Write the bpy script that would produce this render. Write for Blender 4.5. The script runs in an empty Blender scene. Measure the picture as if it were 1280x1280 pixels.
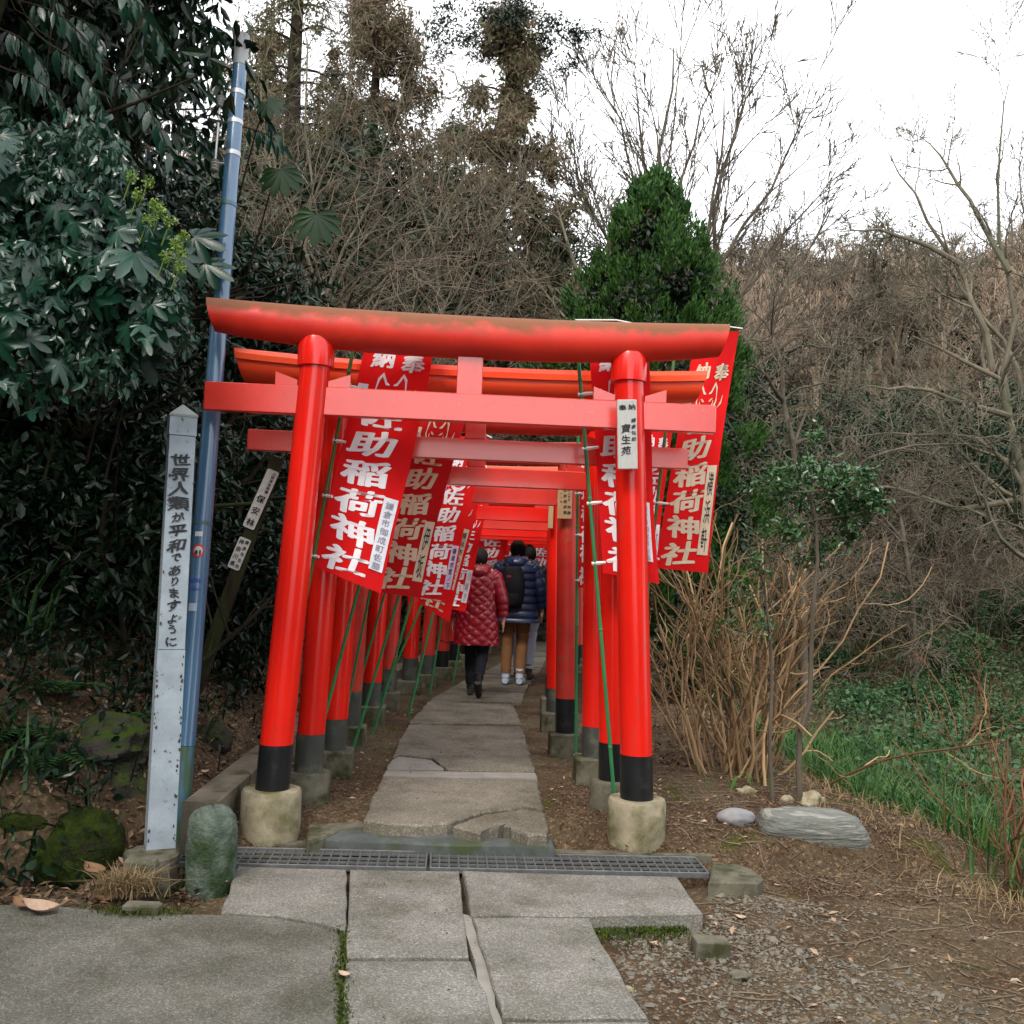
import bpy, math, random
import numpy as np
from mathutils import Vector, Matrix
C = bpy.context.scene.collection
scene = bpy.context.scene
rad = math.radians

# ---------------- camera, world, sun, exposure ----------------
F, H, PITCH, ROLL = 1282.0, 1.55, 3.2, 2.2
cam = bpy.data.objects.new('camera', bpy.data.cameras.new('camera'))
C.objects.link(cam)
cam.data.sensor_width = 36; cam.data.lens = F / 1280 * 36
cam.data.clip_start = .05; cam.data.clip_end = 900
CM = Matrix.Rotation(rad(90 + PITCH), 4, 'X') @ Matrix.Rotation(rad(ROLL), 4, 'Z')
cam.matrix_world = Matrix.Translation((0, 0, H)) @ CM
scene.camera = cam
SUN_EL, SUN_AZ = 48, 200       # azimuth measured from +Y clockwise: behind the camera, a little to its left
w = bpy.data.worlds.new('World'); scene.world = w; w.use_nodes = True
nt = w.node_tree; nt.nodes.clear()
sky = nt.nodes.new('ShaderNodeTexSky'); sky.sky_type = 'NISHITA'; sky.sun_disc = False
sky.sun_elevation = rad(SUN_EL); sky.sun_rotation = rad(SUN_AZ); sky.dust_density = 3
bg1 = nt.nodes.new('ShaderNodeBackground'); bg1.inputs[1].default_value = .05
tc = nt.nodes.new('ShaderNodeTexCoord'); nz = nt.nodes.new('ShaderNodeTexNoise'); nz.inputs['Scale'].default_value = 1.6
nz.inputs['Detail'].default_value = 4
cr = nt.nodes.new('ShaderNodeValToRGB')
cr.color_ramp.elements[0].position = .3; cr.color_ramp.elements[0].color = (.88, .91, .97, 1)
cr.color_ramp.elements[1].position = .65; cr.color_ramp.elements[1].color = (1, .985, .96, 1)
bg2 = nt.nodes.new('ShaderNodeBackground'); bg2.inputs[1].default_value = 1.15
ad = nt.nodes.new('ShaderNodeAddShader'); ow = nt.nodes.new('ShaderNodeOutputWorld')
nt.links.new(sky.outputs[0], bg1.inputs[0]); nt.links.new(tc.outputs['Generated'], nz.inputs['Vector'])
nt.links.new(nz.outputs[0], cr.inputs[0]); nt.links.new(cr.outputs[0], bg2.inputs[0])
nt.links.new(bg1.outputs[0], ad.inputs[0]); nt.links.new(bg2.outputs[0], ad.inputs[1]); nt.links.new(ad.outputs[0], ow.inputs[0])
sl = bpy.data.lights.new('sun', 'SUN'); sl.energy = 1.5; sl.angle = rad(16); sl.color = (1, .93, .83)
so = bpy.data.objects.new('sun', sl); C.objects.link(so)
sd = Vector((math.sin(rad(SUN_AZ)) * math.cos(rad(SUN_EL)), math.cos(rad(SUN_AZ)) * math.cos(rad(SUN_EL)), math.sin(rad(SUN_EL))))
so.rotation_euler = sd.to_track_quat('Z', 'Y').to_euler(); so.location = sd * 40
scene.view_settings.view_transform = 'Standard'; scene.view_settings.look = 'None'
scene.view_settings.gamma = 1; scene.view_settings.use_curve_mapping = False
scene.view_settings.exposure = 0.74
scene.render.engine = 'CYCLES'
scene.cycles.max_bounces = 6; scene.cycles.diffuse_bounces = 3; scene.cycles.glossy_bounces = 3
scene.cycles.transmission_bounces = 2; scene.cycles.transparent_max_bounces = 4

# ---------------- helpers ----------------
R3 = CM.to_3x3()
def ray(px, py): return R3 @ Vector(((px - 640) / F, -(py - 640) / F, -1))
def proj(p):
    """pixel of the photograph where a world point falls"""
    q = R3.inverted() @ (Vector(p) - Vector((0, 0, H))); return 640 + F * q.x / -q.z, 640 - F * q.y / -q.z
def P(px, py, Y):
    d = ray(px, py); return Vector((0, 0, H)) + d * (Y / d.y)
def G(px, py, z=0.0):
    d = ray(px, py); return Vector((0, 0, H)) + d * ((z - H) / d.z)
def ss(a, b, x):
    t = np.clip((np.asarray(x, float) - a) / (b - a), 0, 1); return t * t * (3 - 2 * t)
def pc(y): return np.interp(y, [-20, 5, 8, 9.5, 11, 12.5, 14.3, 17, 20, 24, 60], [-.25, -.25, -.32, -.37, -.3, -.08, .1, .38, .6, .9, 1.5])
def wav(x, y, s, k=0):
    return (np.sin(x * s + 1.3 + k) * np.cos(y * s * 1.17 + .4 * k) + .5 * np.sin(x * s * 2.3 + y * s * 1.9 + k * 2.1) + .25 * np.sin(x * s * 4.9 - y * s * 4.1 + k)) / 1.75
def zg(x, y):
    x = np.asarray(x, float); y = np.asarray(y, float)
    base = -.07 + .16 * ss(5.98 + .053 * x - .36 * ss(.72, .95, np.abs(x + .27)), 6.14 + .053 * x - .22 * ss(.72, .95, np.abs(x + .27)), y)
    base = base - .25 * ss(5.4, 5.43, y - .053 * (x + .3)) * (1 - ss(5.65, 5.69, y - .053 * (x + .3))) * ss(-1.85, -1.75, x) * (1 - ss(1.0, 1.12, x))
    sh = pc(y) + .25
    xl = -1.66 + sh - 3.2 * (1 - ss(4.45, 5.25, y))
    dl = np.maximum(0, xl - x)
    t = np.maximum(dl - .2, 0) * .8
    b = .1 * ss(0, .3, dl) + 9 * (1 - np.exp(-t / 9)) * (1 + .12 * wav(x, y, 1.1))
    xr = 2.45 + sh * .8 - .4 * ss(6.2, 8, y)
    dr = x - xr
    d = -.42 * ss(0, 1.3, dr) - .07 * np.maximum(dr - 1, 0) * (1 - ss(9, 16, y))
    y0 = 22.5 - 7.5 * ss(2.5, 7, x) - 3 * ss(-2, -5, x)
    hill = .335 * np.clip(y - y0, 0, 48) - .25 * np.maximum(y - y0 - 50, 0)
    hill = hill + .08 * np.maximum(x - 9, 0) * ss(12, 30, y)
    rough = .02 * wav(x, y, 5) * ss(.0, .6, np.abs(x - sh + .3) - .9) + .25 * wav(x, y, .35, 2) * ss(16, 30, y)
    rough = rough + .1 * wav(x, y, 2.0, 1) * ss(.3, 1.5, dl) + .06 * wav(x, y, 2.2, 3) * ss(.4, 1.5, dr)
    return base + b + d + hill + rough
def Z(x, y): return float(zg(x, y))
def GT(px, py):
    """point where the view ray meets the terrain"""
    d = ray(px, py); o = Vector((0, 0, H)); t = 2.0
    while t < 120:
        p = o + d * t
        if p.z < Z(p.x, p.y): return p
        t += .03 + t * .004
    return o + d * 60
def nrm(a): return a / np.maximum(np.linalg.norm(a, axis=-1, keepdims=True), 1e-9)

class MB:
    def __init__(s): s.v = []; s.f = []; s.n = 0
    def add(s, v, f):
        v = np.asarray(v, np.float32).reshape(-1, 3)
        for a in (f if isinstance(f, list) and len(f) and isinstance(f[0], np.ndarray) else [f]):
            if isinstance(a, np.ndarray): s.f.append(a.astype(np.int64) + s.n)
            else:
                by = {}
                for q in a: by.setdefault(len(q), []).append(q)
                for q in by.values(): s.f.append(np.array(q, np.int64) + s.n)
        s.v.append(v); s.n += len(v); return s
    def mesh(s, name, smooth=False):
        me = bpy.data.meshes.new(name)
        if not s.v: return me
        v = np.concatenate(s.v); fl = [a for a in s.f if len(a)]
        tot = np.concatenate([np.full(len(a), a.shape[1], np.int32) for a in fl])
        li = np.concatenate([a.ravel() for a in fl]).astype(np.int32)
        st = np.concatenate([[0], np.cumsum(tot)[:-1]]).astype(np.int32)
        me.vertices.add(len(v)); me.vertices.foreach_set('co', v.ravel())
        me.loops.add(len(li)); me.loops.foreach_set('vertex_index', li)
        me.polygons.add(len(tot)); me.polygons.foreach_set('loop_start', st); me.polygons.foreach_set('loop_total', tot)
        me.polygons.foreach_set('use_smooth', np.full(len(tot), smooth, bool))
        me.update(calc_edges=True); me.validate()
        return me

def link(name, me, m=None, parent=None, label=None, kind=None, loc=None):
    if isinstance(me, MB): me = me.mesh(name)
    o = bpy.data.objects.new(name, me); C.objects.link(o)
    if m is not None and not me.materials: me.materials.append(m)
    if parent is not None:
        o.parent = parent
        if parent.type == 'EMPTY' and parent.get('world_built'): o.matrix_parent_inverse = Matrix.Translation(-parent.location)
    if label: o['label'] = label
    if kind: o['kind'] = kind
    if loc is not None: o.location = loc
    return o
def tag(o, label, cat, group=None, kind=None):
    o['label'] = label; o['category'] = cat
    if group: o['group'] = group
    if kind: o['kind'] = kind
    return o
def thing(name, label, cat, loc=(0, 0, 0), group=None, world=False, rz=0):
    o = bpy.data.objects.new(name, None); C.objects.link(o); o.location = loc; o.rotation_euler = (0, 0, rz)
    o.empty_display_size = .1
    if world: o['world_built'] = 1
    return tag(o, label, cat, group)
def dup(root, loc, rz=0, sc=1, label=None, group=None):
    r = root.copy(); C.objects.link(r); r.location = loc; r.rotation_euler = (0, 0, rz); r.scale = (sc, sc, sc) if not hasattr(sc, '__len__') else sc
    if label: r['label'] = label
    if group: r['group'] = group
    for ch in list(root.children):
        c = ch.copy(); C.objects.link(c); c.parent = r
        for g in list(ch.children):
            d = g.copy(); C.objects.link(d); d.parent = c
    return r

def box(mb, c, s, bev=0.0, rot=None):
    """box with chamfered vertical/horizontal edges, centre c, size s"""
    x, y, z = [k / 2 for k in s]; b = min(bev, x * .9, y * .9, z * .9)
    if b <= 0:
        v = np.array([(i * x, j * y, k * z) for k in (-1, 1) for j in (-1, 1) for i in (-1, 1)], float)
        f = [(0, 2, 3, 1), (4, 5, 7, 6), (0, 1, 5, 4), (2, 6, 7, 3), (0, 4, 6, 2), (1, 3, 7, 5)]
    else:
        v = []; ring = lambda a, d, zz: [(a, d - b, zz), (a - b, d, zz), (-a + b, d, zz), (-a, d - b, zz), (-a, -d + b, zz), (-a + b, -d, zz), (a - b, -d, zz), (a, -d + b, zz)]
        v += ring(x - b, y - b, -z) + ring(x, y, -z + b) + ring(x, y, z - b) + ring(x - b, y - b, z)
        f = [tuple(range(7, -1, -1)), tuple(range(24, 32))]
        for r in range(3):
            for i in range(8): f.append((r * 8 + i, r * 8 + (i + 1) % 8, r * 8 + 8 + (i + 1) % 8, r * 8 + 8 + i))
        v = np.array(v, float)
    if rot is not None: v = v @ np.array(rot).T
    mb.add(v + np.array(c), f); return mb
def tubes(mb, pts, rr, S=5, cap=False, ell=None):
    pts = np.asarray(pts, float); rr = np.asarray(rr, float)
    if pts.ndim == 2: pts = pts[None]; rr = rr[None]
    N, K, _ = pts.shape
    t = nrm(np.gradient(pts, axis=1))
    mt = np.abs(nrm(pts[:, -1] - pts[:, 0]))
    ref = np.zeros((N, 3)); ref[np.arange(N), mt.argmin(1)] = 1
    u = nrm(np.cross(t, ref[:, None, :])); v = np.cross(t, u)
    a = np.linspace(0, 2 * np.pi, S, endpoint=False)
    e = 1 if ell is None else ell
    vv = pts[:, :, None, :] + rr[:, :, None, None] * (np.cos(a)[None, None, :, None] * u[:, :, None, :] + e * np.sin(a)[None, None, :, None] * v[:, :, None, :])
    n, k, s = np.meshgrid(np.arange(N), np.arange(K - 1), np.arange(S), indexing='ij')
    i = lambda kk, s_: (n * K + kk) * S + s_ % S
    q = np.stack([i(k, s), i(k, s + 1), i(k + 1, s + 1), i(k + 1, s)], -1).reshape(-1, 4)
    fs = [q]
    if cap:
        for kk, rev in ((0, False), (K - 1, True)):
            c = (np.arange(N)[:, None] * K + kk) * S + np.arange(S)[None]
            fs.append(c if not rev else c[:, ::-1])
    mb.add(vv.reshape(-1, 3), fs); return mb
def grid(mb, V):
    """V (m,n,3) grid of quads"""
    m, n, _ = V.shape; i, j = np.meshgrid(np.arange(m - 1), np.arange(n - 1), indexing='ij')
    k = i * n + j
    mb.add(V.reshape(-1, 3), np.stack([k, k + n, k + n + 1, k + 1], -1).reshape(-1, 4)); return mb
def loft(mb, rings, cap=True):
    """rings (m,S,3) closed rings"""
    r = np.asarray(rings, float); m, S, _ = r.shape
    i, j = np.meshgrid(np.arange(m - 1), np.arange(S), indexing='ij')
    q = np.stack([i * S + j, i * S + (j + 1) % S, (i + 1) * S + (j + 1) % S, (i + 1) * S + j], -1).reshape(-1, 4)
    fs = [q]
    if cap: fs += [np.arange(S)[None, ::-1], (np.arange(S) + (m - 1) * S)[None]]
    mb.add(r.reshape(-1, 3), fs); return mb
def prism(poly, z0, z1, bev=.006, jit=0, rng=None, sub=0):
    """polygon (list of xy) extruded z0..z1 with a small chamfer on top"""
    p = np.array([(q[0], q[1]) for q in poly], float)
    if sub:
        q = []
        for i in range(len(p)):
            a, b = p[i], p[(i + 1) % len(p)]; n = max(1, int(np.linalg.norm(b - a) / sub))
            for k in range(n): q.append(a + (b - a) * k / n)
        p = np.array(q)
    if jit: p = p + rng.normal(0, jit, p.shape)
    area = .5 * np.sum(p[:, 0] * np.roll(p[:, 1], -1) - np.roll(p[:, 0], -1) * p[:, 1])
    if area < 0: p = p[::-1]
    n = len(p); c = p.mean(0); d = p - c
    ins = p - nrm(d) * bev
    zj = rng.normal(0, .0015, n) if rng is not None else 0
    v = np.concatenate([np.c_[p, np.full(n, z0)], np.c_[p, np.full(n, z1 - bev) + zj], np.c_[ins, np.full(n, z1)]])
    m = MB(); i = np.arange(n); j = (i + 1) % n
    m.add(v, [np.stack([i, j, j + n, i + n], -1), np.stack([i + n, j + n, j + 2 * n, i + 2 * n], -1), (np.arange(n) + 2 * n)[None]])
    return m
def lathe(mb, prof, S=24, c=(0, 0, 0), wob=None):
    a = np.linspace(0, 2 * np.pi, S, endpoint=False)
    rings = [[(c[0] + r * math.cos(t), c[1] + r * math.sin(t), c[2] + z) for t in a] for r, z in prof]
    return loft(mb, rings)
def rock(rng, sx, sy, sz, n=14, m=10, rough=.12, flat=.0):
    th = np.linspace(0, 2 * np.pi, n, endpoint=False); ph = np.linspace(.02, np.pi - .02, m)
    T, Q = np.meshgrid(th, ph); d = np.stack([np.cos(T) * np.sin(Q), np.sin(T) * np.sin(Q), np.cos(Q)], -1)
    k = rng.normal(0, 1, (5, 3)) * 2; ph0 = rng.uniform(0, 6, 5)
    s = 1 + rough * sum(np.sin(d @ k[i] * (1 + i * .6) + ph0[i]) / (1 + .4 * i) for i in range(5))
    if n >= 30: s = s + rough * .22 * sum(np.sin(d @ (k[i] * 3.7 + 2) + ph0[i] * 2) * np.sin(d @ (k[4 - i][::-1] * 4.1) + i) for i in range(5))
    s = s[..., None] * d
    s = np.sign(s) * np.abs(s) ** (1 - flat)
    v = s * np.array([sx, sy, sz]); v = v[::-1]
    return loft(MB(), v)

# ---------------- materials ----------------
def mat(name, c1, c2=None, scale=4, rough=.8, bump=0, bscale=60, metal=0, c3=None, s3=1.3, t3=(.52, .62), isl=False, detail=6, lo=.35, hi=.65,
        spec=.5, trans=0, bdist=.01, stretch=None, top=None, rvar=0, coat=0):
    m = bpy.data.materials.new(name); m.use_nodes = True; n = m.node_tree.nodes; L = m.node_tree.links
    if rough >= .8 and spec == .5: spec = .12
    b = n['Principled BSDF']; b.inputs['Roughness'].default_value = rough; b.inputs['Metallic'].default_value = metal
    b.inputs['Specular IOR Level'].default_value = spec; b.inputs['Coat Weight'].default_value = coat; b.inputs['Coat Roughness'].default_value = .12
    t = n.new('ShaderNodeTexCoord'); vec = t.outputs['Object']
    if stretch:
        mp = n.new('ShaderNodeMapping'); mp.inputs['Scale'].default_value = stretch; L.new(vec, mp.inputs[0]); vec = mp.outputs[0]
    def noise(s, d=detail, off=0):
        q = n.new('ShaderNodeTexNoise'); q.inputs['Scale'].default_value = s; q.inputs['Detail'].default_value = d
        q.inputs['Roughness'].default_value = .62
        L.new(vec, q.inputs['Vector']); return q.outputs[0]
    def ramp(src, a, bb):
        q = n.new('ShaderNodeMapRange'); q.inputs['From Min'].default_value = a; q.inputs['From Max'].default_value = bb; L.new(src, q.inputs[0]); return q.outputs[0]
    def mix(f, A, B):
        q = n.new('ShaderNodeMix'); q.data_type = 'RGBA'
        if hasattr(f, 'is_linked') or hasattr(f, 'links'): L.new(f, q.inputs[0])
        else: q.inputs[0].default_value = f
        for s_, val in ((6, A), (7, B)):
            if isinstance(val, tuple): q.inputs[s_].default_value = (*val, 1)
            else: L.new(val, q.inputs[s_])
        return q.outputs[2]
    col = c1
    if c2:
        if isl:
            g = n.new('ShaderNodeNewGeometry'); f = g.outputs['Random Per Island']
        else: f = ramp(noise(scale), lo, hi)
        col = mix(f, c1, c2)
    if c3: col = mix(ramp(noise(s3, 5), *t3), col, c3)
    if top:      # (colour, amount, threshold): growth or dust that settled on upward faces
        g = n.new('ShaderNodeNewGeometry'); sp = n.new('ShaderNodeSeparateXYZ'); L.new(g.outputs['Normal'], sp.inputs[0])
        ad_ = n.new('ShaderNodeMath'); ad_.operation = 'ADD'; L.new(sp.outputs[2], ad_.inputs[0])
        nn = n.new('ShaderNodeMath'); nn.operation = 'MULTIPLY_ADD'; L.new(noise(7, 8), nn.inputs[0]); nn.inputs[1].default_value = 1.6; nn.inputs[2].default_value = -.8
        L.new(nn.outputs[0], ad_.inputs[1]); f = ramp(ad_.outputs[0], top[2] - .15, top[2] + .35)
        mu = n.new('ShaderNodeMath'); mu.operation = 'MULTIPLY'; L.new(f, mu.inputs[0]); mu.inputs[1].default_value = top[1]
        col = mix(mu.outputs[0], col, top[0])
        if rvar:
            q = n.new('ShaderNodeMapRange'); L.new(mu.outputs[0], q.inputs[0]); q.inputs['To Min'].default_value = rough; q.inputs['To Max'].default_value = rvar
            L.new(q.outputs[0], b.inputs['Roughness'])
    if isinstance(col, tuple): b.inputs['Base Color'].default_value = (*col, 1)
    else: L.new(col, b.inputs['Base Color'])
    if bump:
        bp = n.new('ShaderNodeBump'); bp.inputs['Strength'].default_value = bump; bp.inputs['Distance'].default_value = bdist
        L.new(noise(bscale, 8), bp.inputs['Height']); L.new(bp.outputs[0], b.inputs['Normal'])
    if trans:
        tr = n.new('ShaderNodeBsdfTranslucent'); ms = n.new('ShaderNodeMixShader'); ms.inputs[0].default_value = trans
        if isinstance(col, tuple): tr.inputs[0].default_value = (*col, 1)
        else: L.new(col, tr.inputs[0])
        L.new(b.outputs[0], ms.inputs[1]); L.new(tr.outputs[0], ms.inputs[2]); L.new(ms.outputs[0], n['Material Output'].inputs[0])
    return m

RED = mat('vermilion_paint', (.76, .014, .006), (.62, .011, .006), 4, .2, bump=.08, bscale=25, bdist=.003, stretch=(1, 1, .35), c3=(.46, .032, .02), s3=7, t3=(.57, .74), spec=.55)
RED_K = mat('weathered_vermilion', (.62, .03, .014), (.5, .02, .012), 4, .42, bump=.2, bscale=60, bdist=.003, top=((.13, .08, .035), .85, .2), rvar=.85, c3=(.42, .09, .04), s3=18, t3=(.66, .84), spec=.35)
RED_N = mat('satin_vermilion', (.68, .03, .016), (.58, .025, .014), 6, .3, spec=1.0, coat=.7, bump=.15, bscale=90, bdist=.002, c3=(.55, .12, .07), s3=34, t3=(.64, .74), top=((.3, .12, .07), .6, .7), rvar=.8)
ORANGE = mat('orange_vermilion', (.85, .09, .02), (.8, .05, .015), 3, .32, stretch=(.4, 6, 6), bump=.1, bscale=20, top=((.6, .2, .09), .5, .5), rvar=.6)
RED_D = mat('old_vermilion', (.55, .022, .012), (.42, .018, .012), 5, .45, bump=.2, bscale=40, bdist=.004, c3=(.36, .07, .04), s3=6, t3=(.55, .66), top=((.4, .14, .08), .5, .7))
BLACK = mat('black_paint', (.008, .009, .01), (.014, .015, .016), 6, .35, spec=.25, bump=.1, bscale=30, c3=(.03, .033, .03), s3=8, t3=(.6, .75))
GREYBAND = mat('faded_black_paint', (.03, .034, .03), (.05, .054, .046), 8, .6, bump=.2, bscale=60, c3=(.09, .1, .07), s3=6)
CONC = mat('plinth_concrete', (.33, .29, .2), (.2, .175, .12), 7, .92, bump=.6, bscale=90, bdist=.005, c3=(.11, .105, .045), s3=6, t3=(.46, .64))
CONC_D = mat('mossy_concrete', (.15, .14, .105), (.075, .072, .05), 9, .95, bump=.6, bscale=80, bdist=.006, c3=(.045, .05, .02), s3=7, t3=(.5, .64))
GREENPOLE = mat('green_plastic_pole', (.03, .22, .07), (.02, .15, .06), 12, .35, stretch=(1, 1, .2))
GREENPOLE_O = mat('olive_bamboo_pole', (.06, .15, .03), (.035, .09, .02), 12, .4, stretch=(1, 1, .2))
BANNER = mat('red_banner_cloth', (.78, .012, .014), (.7, .012, .014), 5, .8, trans=.3, bump=.2, bscale=350, bdist=.0006)
BANNER_D = mat('dark_red_banner_cloth', (.55, .012, .014), (.47, .01, .012), 5, .8, trans=.25)
WHITE = mat('white_print', (.78, .76, .8), rough=.7)
CREAM = mat('cream_print', (.62, .52, .38), rough=.75)
INK = mat('black_ink', (.015, .015, .02), rough=.6)
INKG = mat('grey_ink', (.25, .26, .33), rough=.6)
TAGW = mat('white_cloth_tag', (.72, .73, .8), (.62, .64, .72), 20, .75)
CLIP = mat('white_plastic_clip', (.68, .68, .66), rough=.5)
WOODP = mat('grey_wood_plaque', (.46, .46, .44), (.36, .36, .34), 8, .7, stretch=(30, 6, 2), bump=.3, bscale=50, bdist=.002)
WOODT = mat('tan_wood_plaque', (.42, .3, .16), (.3, .2, .1), 8, .7, stretch=(30, 6, 2), bump=.3, bscale=50, bdist=.002)
BLUE = mat('blue_coated_steel', (.06, .145, .25), (.045, .115, .205), 5, .2, spec=.9, bump=.12, bscale=25, bdist=.003, c3=(.08, .17, .27), s3=40, t3=(.62, .72), stretch=(1, 1, .25))
BLUE_B = mat('grimy_blue_steel', (.06, .14, .22), (.045, .11, .15), 5, .4, bump=.12, bscale=25, c3=(.04, .085, .05), s3=12, t3=(.45, .6), stretch=(1, 1, .25))
STEEL = mat('pale_steel', (.55, .56, .58), (.42, .43, .45), 8, .4, metal=.6)
GALV = mat('galvanised_steel', (.16, .17, .17), (.1, .105, .105), 12, .55, metal=.4, bump=.2, bscale=60)
POST = mat('peeling_white_paint', (.34, .4, .45), (.25, .3, .34), 7, .6, c3=(.11, .11, .09), s3=26, t3=(.62, .68), bump=.3, bscale=70, bdist=.003)
POST_P = mat('pink_white_paint', (.5, .42, .44), (.42, .35, .36), 7, .6, c3=(.15, .12, .1), s3=22, t3=(.66, .7), bump=.3, bscale=70, bdist=.003)
STONE = mat('mossy_stone', (.14, .17, .14), (.055, .08, .06), 16, .95, bump=1, bscale=45, bdist=.02, c3=(.035, .06, .025), s3=5, t3=(.46, .6))
ROCKD = mat('dark_boulder', (.055, .05, .042), (.03, .028, .022), 6, .85, bump=.9, bscale=18, bdist=.03, top=((.035, .06, .008), .95, .55))
ROCKM = mat('moss_covered_boulder', (.04, .062, .008), (.012, .02, .005), 16, .98, bump=1, bscale=55, bdist=.04, c3=(.03, .025, .018), s3=5, t3=(.56, .66))
ROCKG = mat('grey_river_stone', (.26, .26, .26), (.19, .19, .2), 9, .85, bump=.4, bscale=60, bdist=.005)
ROCKS = mat('layered_slate', (.2, .21, .19), (.09, .1, .09), 5, .85, stretch=(1, 2, 9), bump=1, bscale=6, bdist=.03, c3=(.28, .28, .25), s3=5)
CONC_G = mat('smooth_blue_grey_concrete', (.1, .112, .11), (.065, .072, .066), 9, .95, bump=.3, bscale=80, bdist=.003, c3=(.06, .075, .04), s3=4, t3=(.52, .64))
SKIN = mat('skin', (.5, .28, .19), (.45, .24, .16), 20, .55)
HAIR = mat('black_hair', (.008, .007, .006), (.014, .011, .01), 60, .8, spec=.2, stretch=(1, 1, .1), bump=.5, bscale=80)
COATR = mat('quilted_dark_red_nylon', (.26, .008, .018), (.2, .006, .014), 6, .33, bump=.3, bscale=40, bdist=.004)
COATB = mat('navy_nylon', (.012, .022, .075), (.008, .014, .045), 6, .35, bump=.3, bscale=30, bdist=.004)
COATK = mat('black_nylon', (.007, .007, .009), (.012, .012, .014), 6, .6, spec=.2, bump=.3, bscale=30, bdist=.004)
TROUK = mat('black_trouser_cloth', (.01, .011, .016), (.016, .018, .026), 14, .8, bump=.5, bscale=14, bdist=.01)
TROUT = mat('tan_trouser_cloth', (.22, .105, .045), (.17, .08, .035), 8, .85, bump=.6, bscale=12, bdist=.012)
TROUW = mat('pale_trouser_cloth', (.5, .54, .66), (.42, .46, .58), 8, .85, bump=.6, bscale=12, bdist=.012)
SHOEW = mat('white_blue_shoe', (.6, .68, .78), (.4, .5, .62), 20, .6)
SHOEK = mat('black_boot', (.012, .012, .012), rough=.5)
SHOEB = mat('brown_shoe', (.08, .03, .02), rough=.5)
BARK = mat('grey_bark', (.13, .11, .085), (.07, .06, .045), 9, .95, stretch=(1, 1, .25), bump=.8, bscale=20, bdist=.02)
BARKD = mat('dark_bark', (.035, .028, .02), (.02, .016, .012), 9, .95, stretch=(1, 1, .25), bump=.8, bscale=20, bdist=.02, c3=(.035, .04, .018), s3=3)
BARKL = mat('light_bark', (.17, .15, .11), (.1, .09, .065), 9, .9, stretch=(1, 1, .3), bump=.5, bscale=20, c3=(.1, .11, .07), s3=3)
TWIG = mat('brown_twigs', (.06, .05, .036), (.17, .145, .11), isl=True, rough=.9)
TWIGP = mat('pink_brown_twigs', (.19, .14, .1), (.29, .225, .165), isl=True, rough=.9)  # lightened for the far wood: distance haze put into the twig colour
TWIGL = mat('tan_twigs', (.21, .165, .12), (.1, .08, .055), isl=True, rough=.85)
CANE = mat('straw_canes', (.42, .29, .16), (.09, .055, .028), isl=True, rough=.8, bump=.3, bscale=30)
CANER = mat('rust_brown_canes', (.2, .085, .045), (.11, .06, .035), isl=True, rough=.8)
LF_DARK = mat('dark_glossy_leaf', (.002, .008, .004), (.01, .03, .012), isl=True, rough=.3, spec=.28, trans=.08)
LF_IVY = mat('blue_green_leaf', (.006, .028, .018), (.03, .085, .05), isl=True, rough=.27, spec=.5, trans=.1)
LF_PALM = mat('broad_leaf', (.005, .03, .018), (.014, .06, .035), 5, .27, spec=.45, trans=.06, bump=.4, bscale=12, bdist=.004)
LF_BACK = mat('backlit_leaf', (.007, .035, .007), (.012, .05, .009), 5, .5, trans=.45)
LF_YG = mat('yellow_green_flower', (.2, .3, .05), (.12, .22, .04), isl=True, rough=.7)
LF_THU = mat('thuja_green', (.006, .04, .006), (.045, .115, .014), isl=True, rough=.65, spec=.3, trans=.15)
LF_CED = mat('cedar_olive', (.13, .105, .055), (.075, .095, .04), isl=True, rough=.8, spec=.2, trans=.2)  # tones raised so the colour carries the paleness of haze and backlight
LF_CEDB = mat('cedar_brown', (.24, .16, .115), (.15, .12, .08), isl=True, rough=.85, spec=.2, trans=.25)  # brown tone lifted likewise, haze and backlight put into it
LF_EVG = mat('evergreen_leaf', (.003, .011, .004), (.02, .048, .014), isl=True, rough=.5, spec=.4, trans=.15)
LF_CAM = mat('camellia_leaf', (.02, .07, .02), (.05, .12, .035), isl=True, rough=.3, spec=.6, trans=.15)
LF_GC = mat('ground_cover_leaf', (.01, .045, .013), (.05, .125, .035), isl=True, rough=.5, spec=.4, trans=.15)
GRASSM = mat('green_grass', (.012, .06, .015), (.08, .17, .035), isl=True, rough=.6, spec=.3, trans=.25)
STRAW = mat('dry_grass', (.33, .24, .13), (.12, .085, .045), isl=True, rough=.85, trans=.15)
STRAWD = mat('dry_brush', (.15, .115, .07), (.07, .055, .035), isl=True, rough=.9, trans=.1)
LITTER = mat('dead_leaves', (.21, .14, .09), (.065, .04, .026), isl=True, rough=.9)
LITTERL = mat('pale_dead_leaf', (.42, .29, .2), (.3, .19, .12), isl=True, rough=.8)
GRAVEL = mat('gravel_stones', (.2, .185, .15), (.08, .07, .055), isl=True, rough=.9)
MOSSM = mat('moss', (.05, .07, .01), (.03, .05, .01), isl=True, rough=.95)
YELLOWP = mat('yellow_plastic', (.6, .42, .05), rough=.5)
REDST = mat('red_sticker', (.5, .03, .03), rough=.4)
BLUEST = mat('blue_sticker', (.03, .06, .3), rough=.4)
SIGNW = mat('white_sign_plate', (.62, .62, .6), (.5, .5, .48), 30, .6)

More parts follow.
